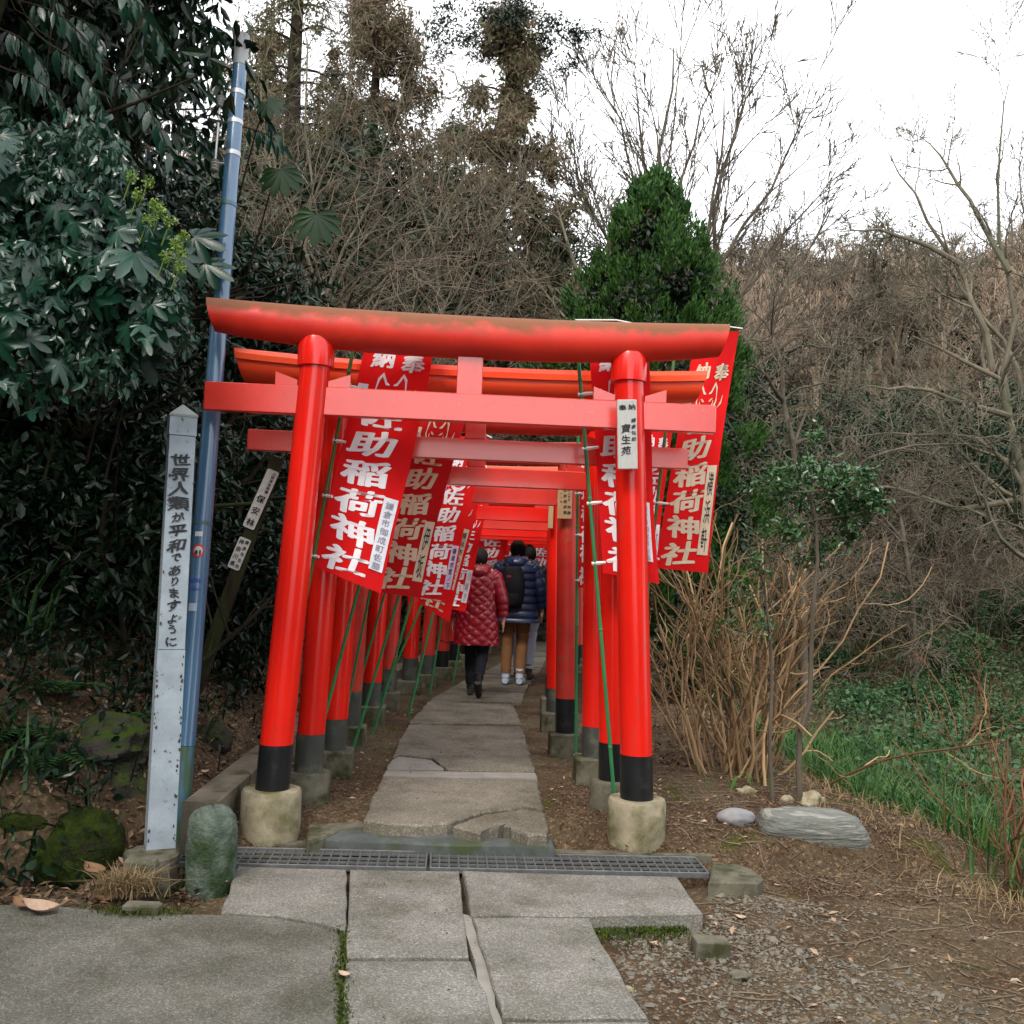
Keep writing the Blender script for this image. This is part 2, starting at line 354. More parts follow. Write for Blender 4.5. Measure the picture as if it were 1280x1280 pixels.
def slab_mat(name, a, b, seed):
    """exposed-aggregate concrete: fine pale and dark grains, slow stains"""
    m = mat(name, a, b, 2.2, .93, bump=.6, bscale=130, bdist=.004, c3=(a[0] * .42, a[1] * .42, a[2] * .34), s3=2.6, t3=(.46, .74))
    n = m.node_tree.nodes; L = m.node_tree.links; bs = n['Principled BSDF']; src = bs.inputs['Base Color'].links[0].from_socket
    t = n.new('ShaderNodeTexCoord'); v = n.new('ShaderNodeTexVoronoi'); v.inputs['Scale'].default_value = 170; L.new(t.outputs['Object'], v.inputs[0])
    h = n.new('ShaderNodeSeparateColor'); L.new(v.outputs['Color'], h.inputs[0])
    r = n.new('ShaderNodeValToRGB'); L.new(h.outputs[0], r.inputs[0]); e = r.color_ramp.elements
    e[0].position = 0; e[0].color = (.55, .55, .55, 1); e[1].position = .8; e[1].color = (1.15, 1.15, 1.15, 1); q = e.new(.95); q.color = (1.8, 1.75, 1.7, 1)
    mx = n.new('ShaderNodeMix'); mx.data_type = 'RGBA'; mx.blend_type = 'MULTIPLY'; mx.inputs[0].default_value = .75
    L.new(src, mx.inputs[6]); L.new(r.outputs[0], mx.inputs[7]); L.new(mx.outputs[2], bs.inputs['Base Color'])
    return m
SLAB1 = slab_mat('grey_aggregate_slab', (.22, .212, .19), (.16, .155, .138), 1)
SLAB2 = slab_mat('worn_aggregate_slab', (.205, .2, .18), (.15, .147, .13), 2)
SLAB3 = slab_mat('old_path_slab', (.2, .182, .148), (.135, .125, .098), 3)
SLABA = slab_mat('road_concrete', (.155, .15, .13), (.1, .098, .082), 4)
SMOOTHC = mat('pale_mortar', (.26, .25, .22), (.2, .19, .165), 6, .9, bump=.3, bscale=90, bdist=.002)
# ---------------- ground ----------------
def ground_material():
    m = mat('forest_soil', (.058, .037, .021), (.105, .075, .046), 3, .97, bump=.8, bscale=30, bdist=.03, c3=(.11, .088, .055), s3=.8, t3=(.48, .62))
    n = m.node_tree.nodes; L = m.node_tree.links; bs = n['Principled BSDF']; src = bs.inputs['Base Color'].links[0].from_socket
    t = n.new('ShaderNodeTexCoord')
    v = n.new('ShaderNodeTexVoronoi'); v.inputs['Scale'].default_value = 70; L.new(t.outputs['Object'], v.inputs[0])
    h = n.new('ShaderNodeSeparateColor'); L.new(v.outputs['Color'], h.inputs[0])
    r = n.new('ShaderNodeValToRGB'); L.new(h.outputs[0], r.inputs[0]); e = r.color_ramp.elements
    e[0].color = (.45, .45, .45, 1); e[1].position = .85; e[1].color = (1.15, 1.1, 1.05, 1); q = e.new(.95); q.color = (2.6, 2.4, 2.2, 1)
    mx = n.new('ShaderNodeMix'); mx.data_type = 'RGBA'; mx.blend_type = 'MULTIPLY'; mx.inputs[0].default_value = .6
    L.new(src, mx.inputs[6]); L.new(r.outputs[0], mx.inputs[7])
    # patchy moss
    nz = n.new('ShaderNodeTexNoise'); nz.inputs['Scale'].default_value = 2.1; nz.inputs['Detail'].default_value = 9; L.new(t.outputs['Object'], nz.inputs[0])
    mr = n.new('ShaderNodeMapRange'); mr.inputs[1].default_value = .6; mr.inputs[2].default_value = .68; L.new(nz.outputs[0], mr.inputs[0])
    m2 = n.new('ShaderNodeMix'); m2.data_type = 'RGBA'; L.new(mr.outputs[0], m2.inputs[0]); L.new(mx.outputs[2], m2.inputs[6]); m2.inputs[7].default_value = (.055, .06, .012, 1)
    L.new(m2.outputs[2], bs.inputs['Base Color'])
    return m
SOIL = ground_material()
def axis(parts):
    a = []
    for lo, hi, st in parts: a += list(np.arange(lo, hi - 1e-6, st))
    return np.array(a + [parts[-1][1]])
gx = axis([(-260, -60, 25), (-60, -12, 3), (-12, -5, .5), (-5, 4, .1), (4, 12, .4), (12, 60, 2.4), (60, 260, 25)])
gy = axis([(-60, -6, 6), (-6, 2, .5), (2, 9, .09), (9, 24, .3), (24, 80, 2), (80, 400, 20)])
X, Y = np.meshgrid(gx, gy)
V = np.stack([X, Y, zg(X, Y)], -1)
go = link('ground', grid(MB(), V.transpose(1, 0, 2)), SOIL, kind='structure')
for p in go.data.polygons: p.use_smooth = True
# which way do the faces point?  up is needed for bump and top-dust
if go.data.polygons[0].normal.z < 0: go.data.flip_normals()

# ---------------- paving: each slab a piece ----------------
rg = np.random.default_rng(3)
pave = bpy.data.objects.new('pavement', None); C.objects.link(pave); pave['kind'] = 'structure'
def slab(pts, z1, z0, m, name='slab', jit=.003, sub=.12, parent=None, bev=.007):
    q = [G(a, b, z1) for a, b in pts]
    return link(name, prism([(p.x, p.y) for p in q], z0, z1, bev, jit, rg, sub), m, parent or pave)
slab([(-260, 1134), (60, 1131), (170, 1142), (272, 1143), (345, 1147), (400, 1158), (427, 1170), (424, 1280), (412, 1500), (-260, 1500)], -.006, -.12, SLABA, sub=.2)
slab([(297, 1083), (434, 1087), (431, 1164), (400, 1152), (345, 1143), (276, 1139)], 0, -.1, SLAB1)
slab([(438, 1087), (574, 1089), (579, 1140), (587, 1195), (433, 1195)], .002, -.1, SLAB1)
slab([(578, 1089), (846, 1096), (878, 1142), (736, 1144), (589, 1142)], .004, -.1, SLAB1)
slab([(591, 1147), (735, 1147), (772, 1212), (808, 1271), (690, 1272), (627, 1270), (612, 1215)], 0, -.1, SLAB1)
slab([(432, 1201), (588, 1201), (606, 1240), (622, 1290), (640, 1340), (650, 1500), (418, 1500), (427, 1280)], -.004, -.1, SLAB2)
slab([(630, 1277), (811, 1277), (850, 1340), (870, 1500), (665, 1500), (650, 1340)], -.003, -.1, SLAB1)
# mortar strip in the open joint beside the long slab
q = [G(a, b, -.02) for a, b in [(574, 1142), (588, 1146), (610, 1215), (626, 1275), (640, 1345), (622, 1345), (606, 1275), (592, 1200)]]
link('mortar_strip', prism([(p.x, p.y) for p in q], -.1, -.016, .003, .002, rg, .1), SMOOTHC, pave)
# upper path, about 12 cm higher than the drain
path = bpy.data.objects.new('path', None); C.objects.link(path); path['kind'] = 'structure'
ZP = .125
slab([(455, 1024), (466, 994), (478, 972), (672, 975), (680, 1012), (655, 1008), (604, 1014), (560, 1028), (520, 1030), (480, 1028)], ZP, .0, SLAB3, 'slab', .007, .05, path, .012)
slab([(606, 1018), (655, 1011), (681, 1015), (685, 1043), (660, 1043), (640, 1036), (630, 1030), (600, 1040), (566, 1032)], ZP - .012, .0, SLAB3, 'slab', .005, .05, path, .012)
slab([(479, 970), (482, 963), (669, 966), (672, 973)], ZP + .003, .02, SMOOTHC, 'slab', .002, .08, path, .003)
slab([(483, 961), (489, 950), (498, 945), (540, 950), (556, 961)], ZP - .006, .02, SMOOTHC, 'slab', .004, .05, path)
slab([(491, 948), (499, 924), (514, 906), (580, 907), (652, 908), (660, 935), (668, 964), (560, 962), (540, 947), (500, 943)], ZP, .02, SLAB3, 'slab', .006, .06, path)
slab([(503, 920), (511, 906), (530, 905), (552, 908), (546, 918), (522, 920)], ZP + .004, .02, SLAB3, 'slab', .004, .05, path)
slab([(512, 903), (521, 892), (536, 880), (578, 878), (640, 880), (652, 905), (580, 904), (552, 904)], ZP + .005, .02, SLAB3, 'slab', .006, .06, path)
slab([(524, 889), (541, 872), (560, 862), (655, 866), (652, 878), (641, 878), (578, 876)], ZP, .02, SLAB3, 'slab', .006, .06, path)
slab([(562, 861), (580, 850), (598, 842), (667, 846), (656, 864)], ZP, .02, SLAB3, 'slab', .006, .1, path)
slab([(600, 841), (620, 832), (677, 835), (668, 845)], ZP, .02, SLAB3, 'slab', .006, .1, path)
slab([(622, 831), (640, 820), (683, 821), (678, 834)], ZP, .02, SLAB3, 'slab', .006, .1, path)
slab([(641, 819), (650, 810), (686, 810), (684, 820)], ZP, .02, SLAB3, 'slab', .006, .1, path)
slab([(651, 809), (657, 802), (690, 802), (687, 809)], ZP, .02, SLAB3, 'slab', .006, .1, path)
link('sill', prism([(G(a, b, .055).x, G(a, b, .055).y) for a, b in [(440, 1034), (500, 1030), (560, 1036), (610, 1048), (690, 1046), (694, 1059), (640, 1056), (560, 1055), (490, 1052), (424, 1050), (398, 1047), (412, 1040)]], -.1, .055, .012, .003, rg, .08), CONC_G, path)
link('sill', prism([(G(a, b, .07).x, G(a, b, .07).y) for a, b in [(385, 1030), (450, 1026), (470, 1032), (424, 1036), (405, 1046), (384, 1052)]], -.1, .07, .012, .003, rg, .08), CONC_D, path)
# three stone steps at the far end of the path
for i in range(4):
    y = 21.6 + i * .42
    link('stone_step', box(MB(), (float(pc(y)), y, .2 + i * .16), (1.7, .46, .18), .015), CONC_D, path)

# apron of the drain (concrete lips in front and behind)
def strip(pts, z0, z1, m, name, parent): return link(name, prism([(G(a, b, z1).x, G(a, b, z1).y) for a, b in pts], z0, z1, .004, .001, rg, .2), m, parent)
strip([(205, 1036), (300, 1048), (560, 1058), (890, 1066), (890, 1070), (560, 1063), (296, 1053), (205, 1042)], -.1, .006, CONC_D, 'drain_edge', path)
# trough below the grates: dark concrete floor
link('drain_channel', box(MB(), (-.4, 5.44, -.26), (3.0, .6, .06)), CONC_D, pave)

# ---------------- drain grates ----------------
def grate(a, b, label):
    """a, b: front-left and front-right pixels of the grate on z=0"""
    A = G(*a, .006); B = G(*b, .006); L = (B - A).length; ux = (B - A).normalized(); uy = Vector((-ux.y, ux.x, 0)); W = .31
    r = thing('drain_grate', label, 'drain grate', A, 'steel drain grates across the path', rz=math.atan2(ux.y, ux.x))
    fr = MB()
    for yy in (.008, W - .008): box(fr, (L / 2, yy, -.012), (L, .014, .03), .002)
    for xx in (.004, L - .004): box(fr, (xx, W / 2, -.0125), (.01, W - .034, .029), .001)
    link('frame', fr, GALV, r)
    cross = box(MB(), (0, 0, 0), (.008, W - .034, .024)).mesh('bar'); cross.materials.append(GALV)
    n = int(L / .05)
    for i in range(1, n): link('bar', cross, None, r, loc=(L * i / n, W / 2, -.014))
    lm = box(MB(), (L / 2, 0, 0), (L - .022, .007, .012)).mesh('long_bar'); lm.materials.append(GALV)
    for k in range(1, 4): link('long_bar', lm, None, r, loc=(0, W * k / 4, -.004))
grate((206, 1078), (533, 1085), 'rusty steel drain grate on the left, behind the mossy cylindrical stone')
grate((537, 1085), (887, 1092), 'steel drain grate on the right, below the plaqued torii post')
tag(link('concrete_block', prism([(G(a, b, .03).x, G(a, b, .03).y) for a, b in [(890, 1074), (925, 1077), (943, 1084), (956, 1093), (948, 1099), (915, 1099), (886, 1098)]], -.12, .015, .01, .003, rg, .06), CONC_D),
    'flat grey concrete end block at the right end of the drain grate', 'concrete block')
o = tag(link('broken_brick', box(MB(), (0, 0, 0), (.15, .09, .08), .004), CONC_D), 'small squared concrete chunk lying beside the corner of the slab', 'concrete chunk')
o.location = G(888, 1185, -.04); o.rotation_euler = (.06, .05, rad(6))

# kerb beside the left row of plinths
kb = MB()
ky = np.array([5.42, 7, 9, 10.5, 12, 14, 16])
for i in range(len(ky) - 1):
    xa, xb = -1.56 + pc(ky[i]) + .25, -1.56 + pc(ky[i + 1]) + .25
    v = []
    for yy, xx in ((ky[i], xa), (ky[i + 1] - .01, xb)):
        for dx, z in ((-.09, 0), (.09, 0), (.09, .27), (.08, .28), (-.08, .28), (-.09, .27)): v.append((xx + dx, yy, z))
    loft(kb, np.array(v).reshape(2, 6, 3))
tag(link('kerb', kb, mat('weathered_kerb', (.19, .165, .125), (.12, .105, .08), 6, .92, bump=.6, bscale=60, c3=(.07, .065, .035), s3=4)), 'low weathered concrete kerb running back beside the left torii posts', 'kerb', kind='structure')

# ---------------- lettering ----------------
_gl = {}
def glyph(ch, bold=.03):
    k = (ch, bold)
    if k not in _gl:
        c = bpy.data.curves.new('g', 'FONT'); c.body = ch; c.resolution_u = 2; c.offset = bold
        o = bpy.data.objects.new('g', c); me = o.to_mesh()
        v = np.empty(len(me.vertices) * 3); me.vertices.foreach_get('co', v); v = v.reshape(-1, 3)[:, :2]
        f = [tuple(p.vertices) for p in me.polygons]
        o.to_mesh_clear(); bpy.data.objects.remove(o); bpy.data.curves.remove(c)
        lo, hi = v.min(0), v.max(0)
        ctr = (lo + hi) / 2 if ord(ch) > 0x3000 else np.array([(lo[0] + hi[0]) / 2, .35])
        _gl[k] = (v - ctr, f)
    return _gl[k]
def text(mb, items, mp, bold=.03, brush=0):
    """each character is laid down as a few strokes-thick copies so that it reads as brush lettering"""
    k = 6 if bold > .018 else 3
    """items: (char, u, v, width, height[, turn]) ; mp maps (u,v) arrays to (n,3) points"""
    for it in items:
      ch, u, v, sw, sh = it[:5]
      g, f = glyph(ch, 0)
      for c_ in range(k):
        q_ = 6.283 * c_ / k + .5; x, y = g[:, 0] + bold * .95 * math.cos(q_), g[:, 1] + bold * .6 * math.sin(q_)
        if len(it) > 5 and it[5]: x, y = y, -x
        if brush:
            h = sum(map(ord, ch)) % 7 / 7 * 6.28
            x = x + brush * np.sin(y * 5 + h) * .6; y = y + brush * np.sin(x * 4 + h) + x * brush * 1.2
        pt = mp(u + x * sw, v - y * sh); pt[:, 1] -= c_ * 1.6e-4; mb.add(pt, f)
    return mb
def plane_map(o, ux, uv):
    o, ux, uv = (np.array(k, float) for k in (o, ux, uv))
    return lambda u, v: o + np.outer(u, ux) + np.outer(v, uv)

# ---------------- torii gates ----------------
def frust(mb, p0, p1, r0, r1, S=28, n=2):
    t = np.linspace(0, 1, n)[:, None]; p0 = np.array(p0); p1 = np.array(p1)
    pts = p0 + (p1 - p0) * t; rr = (r0 + (r1 - r0) * t)[:, 0]
    a = np.linspace(0, 2 * np.pi, S, endpoint=False)
    loft(mb, [[(p[0] + r * math.cos(k), p[1] + r * math.sin(k), p[2]) for k in a] for p, r in zip(pts, rr)]); return mb
def smooth(o, ang=40):
    me = o.data; me.polygons.foreach_set('use_smooth', np.ones(len(me.polygons), bool))
    try: me.set_sharp_from_angle(angle=rad(ang))
    except Exception: pass
    return o
names = ['front', 'second', 'third', 'fourth', 'fifth', 'sixth', 'seventh', 'eighth', 'ninth', 'tenth', 'eleventh', 'twelfth', 'thirteenth', 'fourteenth', 'fifteenth', 'sixteenth']
TY = [5.9, 6.42, 7.2, 8.25, 9.45, 10.5, 11.8, 12.55, 13.5, 14.5, 15.6, 16.7, 17.9, 19.1, 20.3, 21.4]
XL = [-1.29, -1.19, -1.17, -1.23, -1.22, -1.2, -1.1, -.96, -.84, -.75]
XR = [.78, .69, .64, .5, .47, .5]
NZ = [2.47, 2.29, 2.19, 2.14, 2.06, 2.02, 1.99, 1.97, 1.95, 1.93, 1.92, 1.91, 1.9, 1.9, 1.9, 1.9]
looks = ['with round concrete plinths, rounded brown-stained top beam and a grey plaque', 'with a bright orange top beam layered in bands', 'whose top beam shows below the second gate',
         'with a tan wooden plaque on its right post', 'with a thin tan plaque on its right post', 'standing in line behind the fifth gate', 'about halfway to the walkers', 'just before the walkers',
         'beside the walker in the red coat', 'where the path begins to bend right', 'deep in the tunnel above the walkers', 'deep in the tunnel past the walkers', 'faded, deep in the tunnel',
         'small and dim near the end of the tunnel', 'nearly hidden, last but one of the tunnel', 'farthest of the tunnel, before the stone steps']
def torii(i):
    y = TY[i]; xl = XL[i] if i < len(XL) else float(pc(y)) - .84; xr = XR[i] if i < len(XR) else xl + 1.7
    nz = NZ[i]; cx = (xl + xr) / 2; front = i == 0
    r = .093 if front else .085
    t = thing('torii_gate', names[i] + ' red torii gate ' + looks[i], 'torii', (cx, y, Z(cx, y)), 'red torii gates over the shrine path', world=True); t.rotation_euler.z = .053 if i < 3 else .03
    pz = .27 if i < 6 else .25; kz = nz + (.415 if front else .425 if i == 1 else .4 if i < 3 else .34)
    kr = .125 if front else .112 if i == 1 else .095
    mp = RED if i in (0, 1, 2, 4, 6) else RED_D; lean = .052 if front else .03
    S = 32 if i < 3 else 20
    for s, x in ((-1, xl), (1, xr)):
        top = kz - (.08 if front else .05); xt = x - s * lean * (top - pz)
        zb = pz + (.25 if i % 3 == 0 else .21) + (.02 * (i % 2))
        f = (zb - pz) / (top - pz); xb = x + (xt - x) * f
        smooth(link('post', frust(MB(), (xb, y, zb), (xt, y, top), r, r * .93, S), mp, t))
        smooth(link('base_band', frust(MB(), (x, y, pz - .04), (xb, y, zb - .002), r * 1.02, r * 1.015, S), BLACK if i in (0, 1, 3, 5) and (s > 0 or i == 0) or i > 7 else GREYBAND, t))
        zt = Z(x, y) - .1
        if front:
            smooth(link('plinth', lathe(MB(), [(.165, zt), (.168, .1), (.166, pz - .015), (.158, pz), (.04, pz + .001)], 32, (x, y, 0)), CONC, t))
            xc = xt
            smooth(link('collar', lathe(MB(), [(r * .93, top - .14), (r * 1.12, top - .135), (r * 1.14, top - .02), (r * 1.0, top + .03)], 32, (xc + s * lean * .1, y, 0)), RED, t))
        elif i == 1:
            smooth(link('plinth', lathe(MB(), [(.14, zt), (.142, .1), (.14, pz - .015), (.13, pz), (.04, pz + .001)], 24, (x, y, 0)), CONC_D, t))
        else:
            link('plinth', box(MB(), (x, y, (zt + pz) / 2), (.27, .25, pz - zt), .012), CONC_D, t)
        # wedges on the tie beam
        if i < 8:
            wn = .028; h = .075 if front else .06
            for q in (-1, 1):
                xs = x - s * lean * (nz + .09 - pz)
                x0 = xs + q * (r * .94); x1 = xs + q * (r + .12); z0 = nz + (.0825 if front else .066) + .001
                y0, y1 = y - wn, y + wn
                vv = np.array([(x0, y0, z0), (x1, y0, z0), (x1, y0, z0 + h), (x0, y0, z0 + h * .42), (x0, y1, z0), (x1, y1, z0), (x1, y1, z0 + h), (x0, y1, z0 + h * .42)])
                link('wedge', MB().add(vv, [(0, 1, 2, 3), (7, 6, 5, 4), (0, 4, 5, 1), (1, 5, 6, 2), (2, 6, 7, 3), (3, 7, 4, 0)]), RED_N if i != 3 else ORANGE, t)
    # tie beam
    hw = (xr - xl) / 2 + .36 if i < 2 else (xr - xl) / 2 + .28
    c0 = cx - (.02 if front else 0)
    if front: c0 = (-1.78 + 1.17) / 2; hw = (1.78 + 1.17) / 2
    if i == 1: c0 = -.28; hw = 1.38
    link('tie_beam', box(MB(), (c0, y, nz), (hw * 2, .068, .165 if front else .132), .006), RED_N if i in (0, 2, 3, 5) else RED if i != 1 else RED_N, t)
    # top beam, swept along x and rising at its ends
    ke = hw + (.02 if front else .05)
    if front: c1, ke = (-1.77 + 1.21) / 2, (1.77 + 1.21) / 2
    elif i == 1: c1, ke = -.28, 1.45
    else: c1 = cx
    xs = np.linspace(-1, 1, 33); rings = []
    for u in xs:
        rise = (.058 if front else .045) * abs(u) ** 2.4
        sc = 1 - .22 * abs(u) ** 2.6 if front else 1 + .1 * abs(u) ** 3
        if front: prof = [(kr * .92 * math.cos(a) * sc, kr * math.sin(a) * sc) for a in np.linspace(0, 2 * np.pi, 28, endpoint=False)]
        else:
            # rounded underside with a flat stepped cap
            prof = [(kr * math.cos(a), kr * .95 * math.sin(a)) for a in np.linspace(-np.pi * .98, -.02 * np.pi, 13)]
            prof += [(kr * 1.0, .012), (kr * 1.16, .016), (kr * 1.16, .052), (kr * .95, .056), (kr * .9, .085), (0, .1), (-kr * .9, .085), (-kr * .95, .056), (-kr * 1.16, .052), (-kr * 1.16, .016), (-kr * 1.0, .012)]
        ring = []
        for py_, pz_ in prof:
            cut = abs(u) ** 12 * np.sign(u) * .035 * (pz_ / kr)
            ring.append((c1 + u * ke + cut, y + py_, kz + rise + pz_))
        rings.append(ring)
    smooth(link('top_beam', loft(MB(), np.array(rings)), RED_K if front else ORANGE if i in (1, 4, 5) else RED_D if i > 6 else RED_K, t), 35)
    hs = kz - kr - (nz + .066) + .06
    if i < 8: link('strut', box(MB(), (cx - (.02 if front else 0), y, nz + (.0825 if front else .066) + .002 + (hs - (.02 if front else 0)) / 2), (.15 if front else .13, .06, hs), .004), RED_N, t)
    return t, xl, xr, nz
T = [torii(i) for i in range(16)]

def plaque(cx, y, z, w_, h_, tilt, m, items, ink, label, bold=.02):
    t = thing('donor_plaque', label, 'plaque', (cx, y, z), world=True)
    ca, sa = math.cos(tilt), math.sin(tilt)
    rot = [[ca, 0, sa], [0, 1, 0], [-sa, 0, ca]]
    link('board', box(MB(), (cx, y, z), (w_, .018, h_), .003, rot), m, t)
    mb = MB(); ux = np.array([ca, 0, -sa]) * w_; uv = np.array([-sa, 0, -ca]) * h_
    o = np.array([cx, y - .0105, z]) - ux / 2 - uv / 2
    text(mb, items, plane_map(o, ux, uv), bold, .06)
    link('lettering', mb, ink, t)
pw = P(784, 543, 5.765)
def col(s, u, v0, v1, sw, sh): return [(c, u, v0 + (v1 - v0) * k / max(1, len(s) - 1), sw, sh) for k, c in enumerate(s)]
plaque(pw.x, 5.765, pw.z, .112, .395, rad(-2.6), WOODP,
       [('奉', .27, .12, .4, .085), ('納', .74, .11, .4, .085)] + col('鎌倉佐助', .82, .3, .57, .25, .062) + col('寶生苑', .42, .42, .74, .5, .13), INK,
       'grey wooden donor plaque with black brush characters on the front right post', .03)
pw = P(706, 622, 8.14)
plaque(pw.x, 8.14, pw.z, .115, .34, rad(-1), WOODT,
       [('奉', .75, .08, .22, .07), ('納', .27, .08, .22, .07)] + col('東京都大田区', .78, .2, .55, .15, .045) + col('九郎助稲荷講', .52, .2, .85, .24, .08) + col('昭和六十年', .24, .2, .6, .15, .045) + col('神職', .8, .72, .86, .25, .08), INK,
       'tan wooden donor plaque with small script on the fourth right post')
pw = P(690, 640, 9.33)
tag(link('donor_plaque', box(MB(), (pw.x - .01, 9.34, pw.z), (.045, .02, .3), .003), WOODT), 'narrow tan wooden plaque on the fifth right post, beside the larger tan one', 'plaque')

# ---------------- banners on poles ----------------
MAIN = '佐助稲荷神社'
def cubic_quad(TL, TR, BR, BL, amp=.02, ph=0):
    TL, TR, BR, BL = (np.array(k) for k in (TL, TR, BR, BL))
    def f(u, v, off=0.0):
        u = np.asarray(u, float)[:, None]; v = np.asarray(v, float)[:, None]
        p = (TL * (1 - u) + TR * u) * (1 - v) + (BL * (1 - u) + BR * u) * v
        y = amp * (np.sin(u * 5.2 + v * 2.1 + ph) * (.3 + .7 * u) + .4 * np.sin(v * 7 + u * 3 + ph * 2)) + .0035 * np.sin(v * 31 + u * 19 + ph) * np.sin(u * 11 + v * 13)
        p = p.copy(); p[:, 1] += y[:, 0] - off
        p[:, 0] += .012 * np.sin(v[:, 0] * 5 + ph) * u[:, 0]
        return p
    return f
def banner(c, d, label, pole=None, ink=WHITE, cloth=BANNER, tagtxt='鎌倉市御成町佐藤', poleM=GREENPOLE, amp=.02, ph=0, tagm=None, tag_at=(.70, .665, .93), bigtag=True, bar=True, lay=None):
    q = [P(x, y, d + (dd if k < 2 else 0)) for k, ((x, y), dd) in enumerate(zip(c, (.0, .0, 0, 0)))]
    f = cubic_quad(*q, amp=amp, ph=ph)
    pb = pole or None
    base = P(*pole[1], d) if pole else q[3]
    t = thing('banner', label, 'banner', base, 'red shrine banners on green poles', world=True)
    n, m = 22, 60
    U, V_ = np.meshgrid(np.linspace(0, 1, n), np.linspace(0, 1, m))
    vv = f(U.ravel(), V_.ravel()).reshape(m, n, 3)
    mb = MB(); grid(mb, vv); smooth(link('cloth', mb, cloth, t), 80)
    mp = lambda u, v: f(u, v, .004)
    it = [('奉', .74, .17, .34, .075), ('納', .3, .155, .34, .075)] + col(MAIN, .42, .375, .93, .68, .1)
    link('lettering', text(MB(), it, mp, .042, .05), ink, t)
    # fox head emblem under the top line: ears, face outline and eyes drawn as thin strokes
    fx = MB()
    def stroke(pp, w0):
        pp = np.array(pp, float); k = len(pp); tt = np.gradient(pp, axis=0); tt /= np.maximum(np.linalg.norm(tt, axis=1, keepdims=True), 1e-6)
        nn = np.c_[-tt[:, 1] * 1.0, tt[:, 0] * .3]; wd = w0 * np.sin(np.linspace(.25, 2.9, k))[:, None]
        a, b = pp + nn * wd, pp - nn * wd
        v = np.concatenate([a, b]); fx.add(mp(v[:, 0], v[:, 1]), [(i, i + 1, k + i + 1, k + i) for i in range(k - 1)])
    a = np.linspace(-.2, np.pi + .2, 14)
    stroke(np.c_[.5 + .22 * np.cos(a), .28 + .05 * np.sin(a)], .028)
    stroke(np.c_[.5 + .15 * np.cos(a), .29 + .032 * np.sin(a)], .02)
    for s in (-1, 1):
        stroke([(.5 + s * .22, .28), (.5 + s * .2, .235), (.5 + s * .15, .215), (.5 + s * .08, .25), (.5 + s * .03, .255)], .026)
        stroke([(.5 + s * .05, .288), (.5 + s * .09, .282), (.5 + s * .13, .275)], .018)
        stroke([(.5 + s * .28, .315), (.5 + s * .34, .295), (.5 + s * .36, .265)], .02)
    link('fox_emblem', fx, ink, t)
    tm = tagm or TAGW
    def tg(u0, u1, v0, v1, txt, im, name='donor_tag'):
        mb = MB(); uu, v2 = np.meshgrid(np.linspace(u0, u1, 3), np.linspace(v0, v1, 10))
        grid(mb, f(uu.ravel(), v2.ravel(), .007).reshape(10, 3, 3)); o = link(name, mb, tm, t)
        link('tag_lettering', text(MB(), col(txt, (u0 + u1) / 2, v0 + .04 * (v1 - v0) + (v1 - v0) / len(txt) / 2, v1 - (v1 - v0) / len(txt) / 2, (u1 - u0) * .62, (v1 - v0) / len(txt) * .85), lambda u, v: f(u, v, .0095), .015), im, o)
    if bigtag: tg(tag_at[0] + .06, tag_at[0] + .26, tag_at[1], tag_at[2], tagtxt, INKG if tm is TAGW else INK)
    tg(.03, .17, .26, .37, '奉', INKG)
    if pole:
        a, b = P(*pole[0], d + .02), P(*pole[1], d + .02)
        b = b + (b - a).normalized() * max(0, (b.z - Z(b.x, b.y) + .03))
        k = np.linspace(0, 1, 12)[:, None]; pts = np.array(a) + (np.array(b) - np.array(a)) * k
        smooth(link('pole', tubes(MB(), pts, np.full(12, .0115), 10, True), poleM, t))
        dr = np.array((b - a).normalized())
        for s in (.12, .36, .62, .85):
            p = np.array(a) + (np.array(b) - np.array(a)) * s
            link('pole_joint', tubes(MB(), np.array([p - dr * .012, p, p + dr * .012]), np.array([.0118, .0145, .0118]), 10, True), poleM, t)
        if bar:
            A = np.array(a); dd = np.array(q[1]) - np.array(q[0]); dd = dd / np.linalg.norm(dd)
            tubes_m = tubes(MB(), np.array([A, A + dd * .25 + [0, 0, .01], np.array(q[1]) + dd * .03]), np.full(3, .005), 6, True)
            link('crossbar', tubes_m, CLIP, t)
        for v in (.04, .28, .5, .72, .96):
            p = f(np.array([.0]), np.array([v]))[0]
            s = np.dot(p - np.array(a), dr); pp = np.array(a) + dr * s
            gap = np.linalg.norm(p - pp)
            if gap < .35:
                e = (p - pp) / max(gap, 1e-6)
                link('clip', tubes(MB(), np.array([pp - e * .02, pp, p + e * .02]), np.array([.011, .0135, .009]), 6, True), CLIP, t)
    return t
banner([(464, 398), (549, 402), (478, 742), (392, 708)], 6.14, 'large front left red shrine banner with white characters beside the front left post',
       ((450, 392), (348, 930)), amp=.026, poleM=GREENPOLE_O)
banner([(537, 462), (594, 468), (525, 748), (463, 738)], 6.82, 'red shrine banner with cream characters, just behind the front left one', ((520, 462), (405, 900)), ink=CREAM, cloth=BANNER_D,
       tagtxt='伊坂', tagm=CREAM, ph=1.5)
banner([(567, 545), (610, 547), (560, 752), (517, 746)], 7.9, 'red shrine banner with a lilac tag, third from the front on the left', ((560, 540), (455, 890)), tagtxt='鎌倉市雪ノ下', ph=2.2,
       tagm=mat('lilac_tag', (.6, .5, .72), rough=.7))
banner([(568, 585), (606, 588), (563, 778), (524, 754)], 8.9, 'red shrine banner with a drooping corner, fourth on the left', ((566, 572), (480, 870)), ink=CREAM, tagtxt='横浜市中区本町', ph=.4, tagm=CREAM, tag_at=(.66, .4, .8))
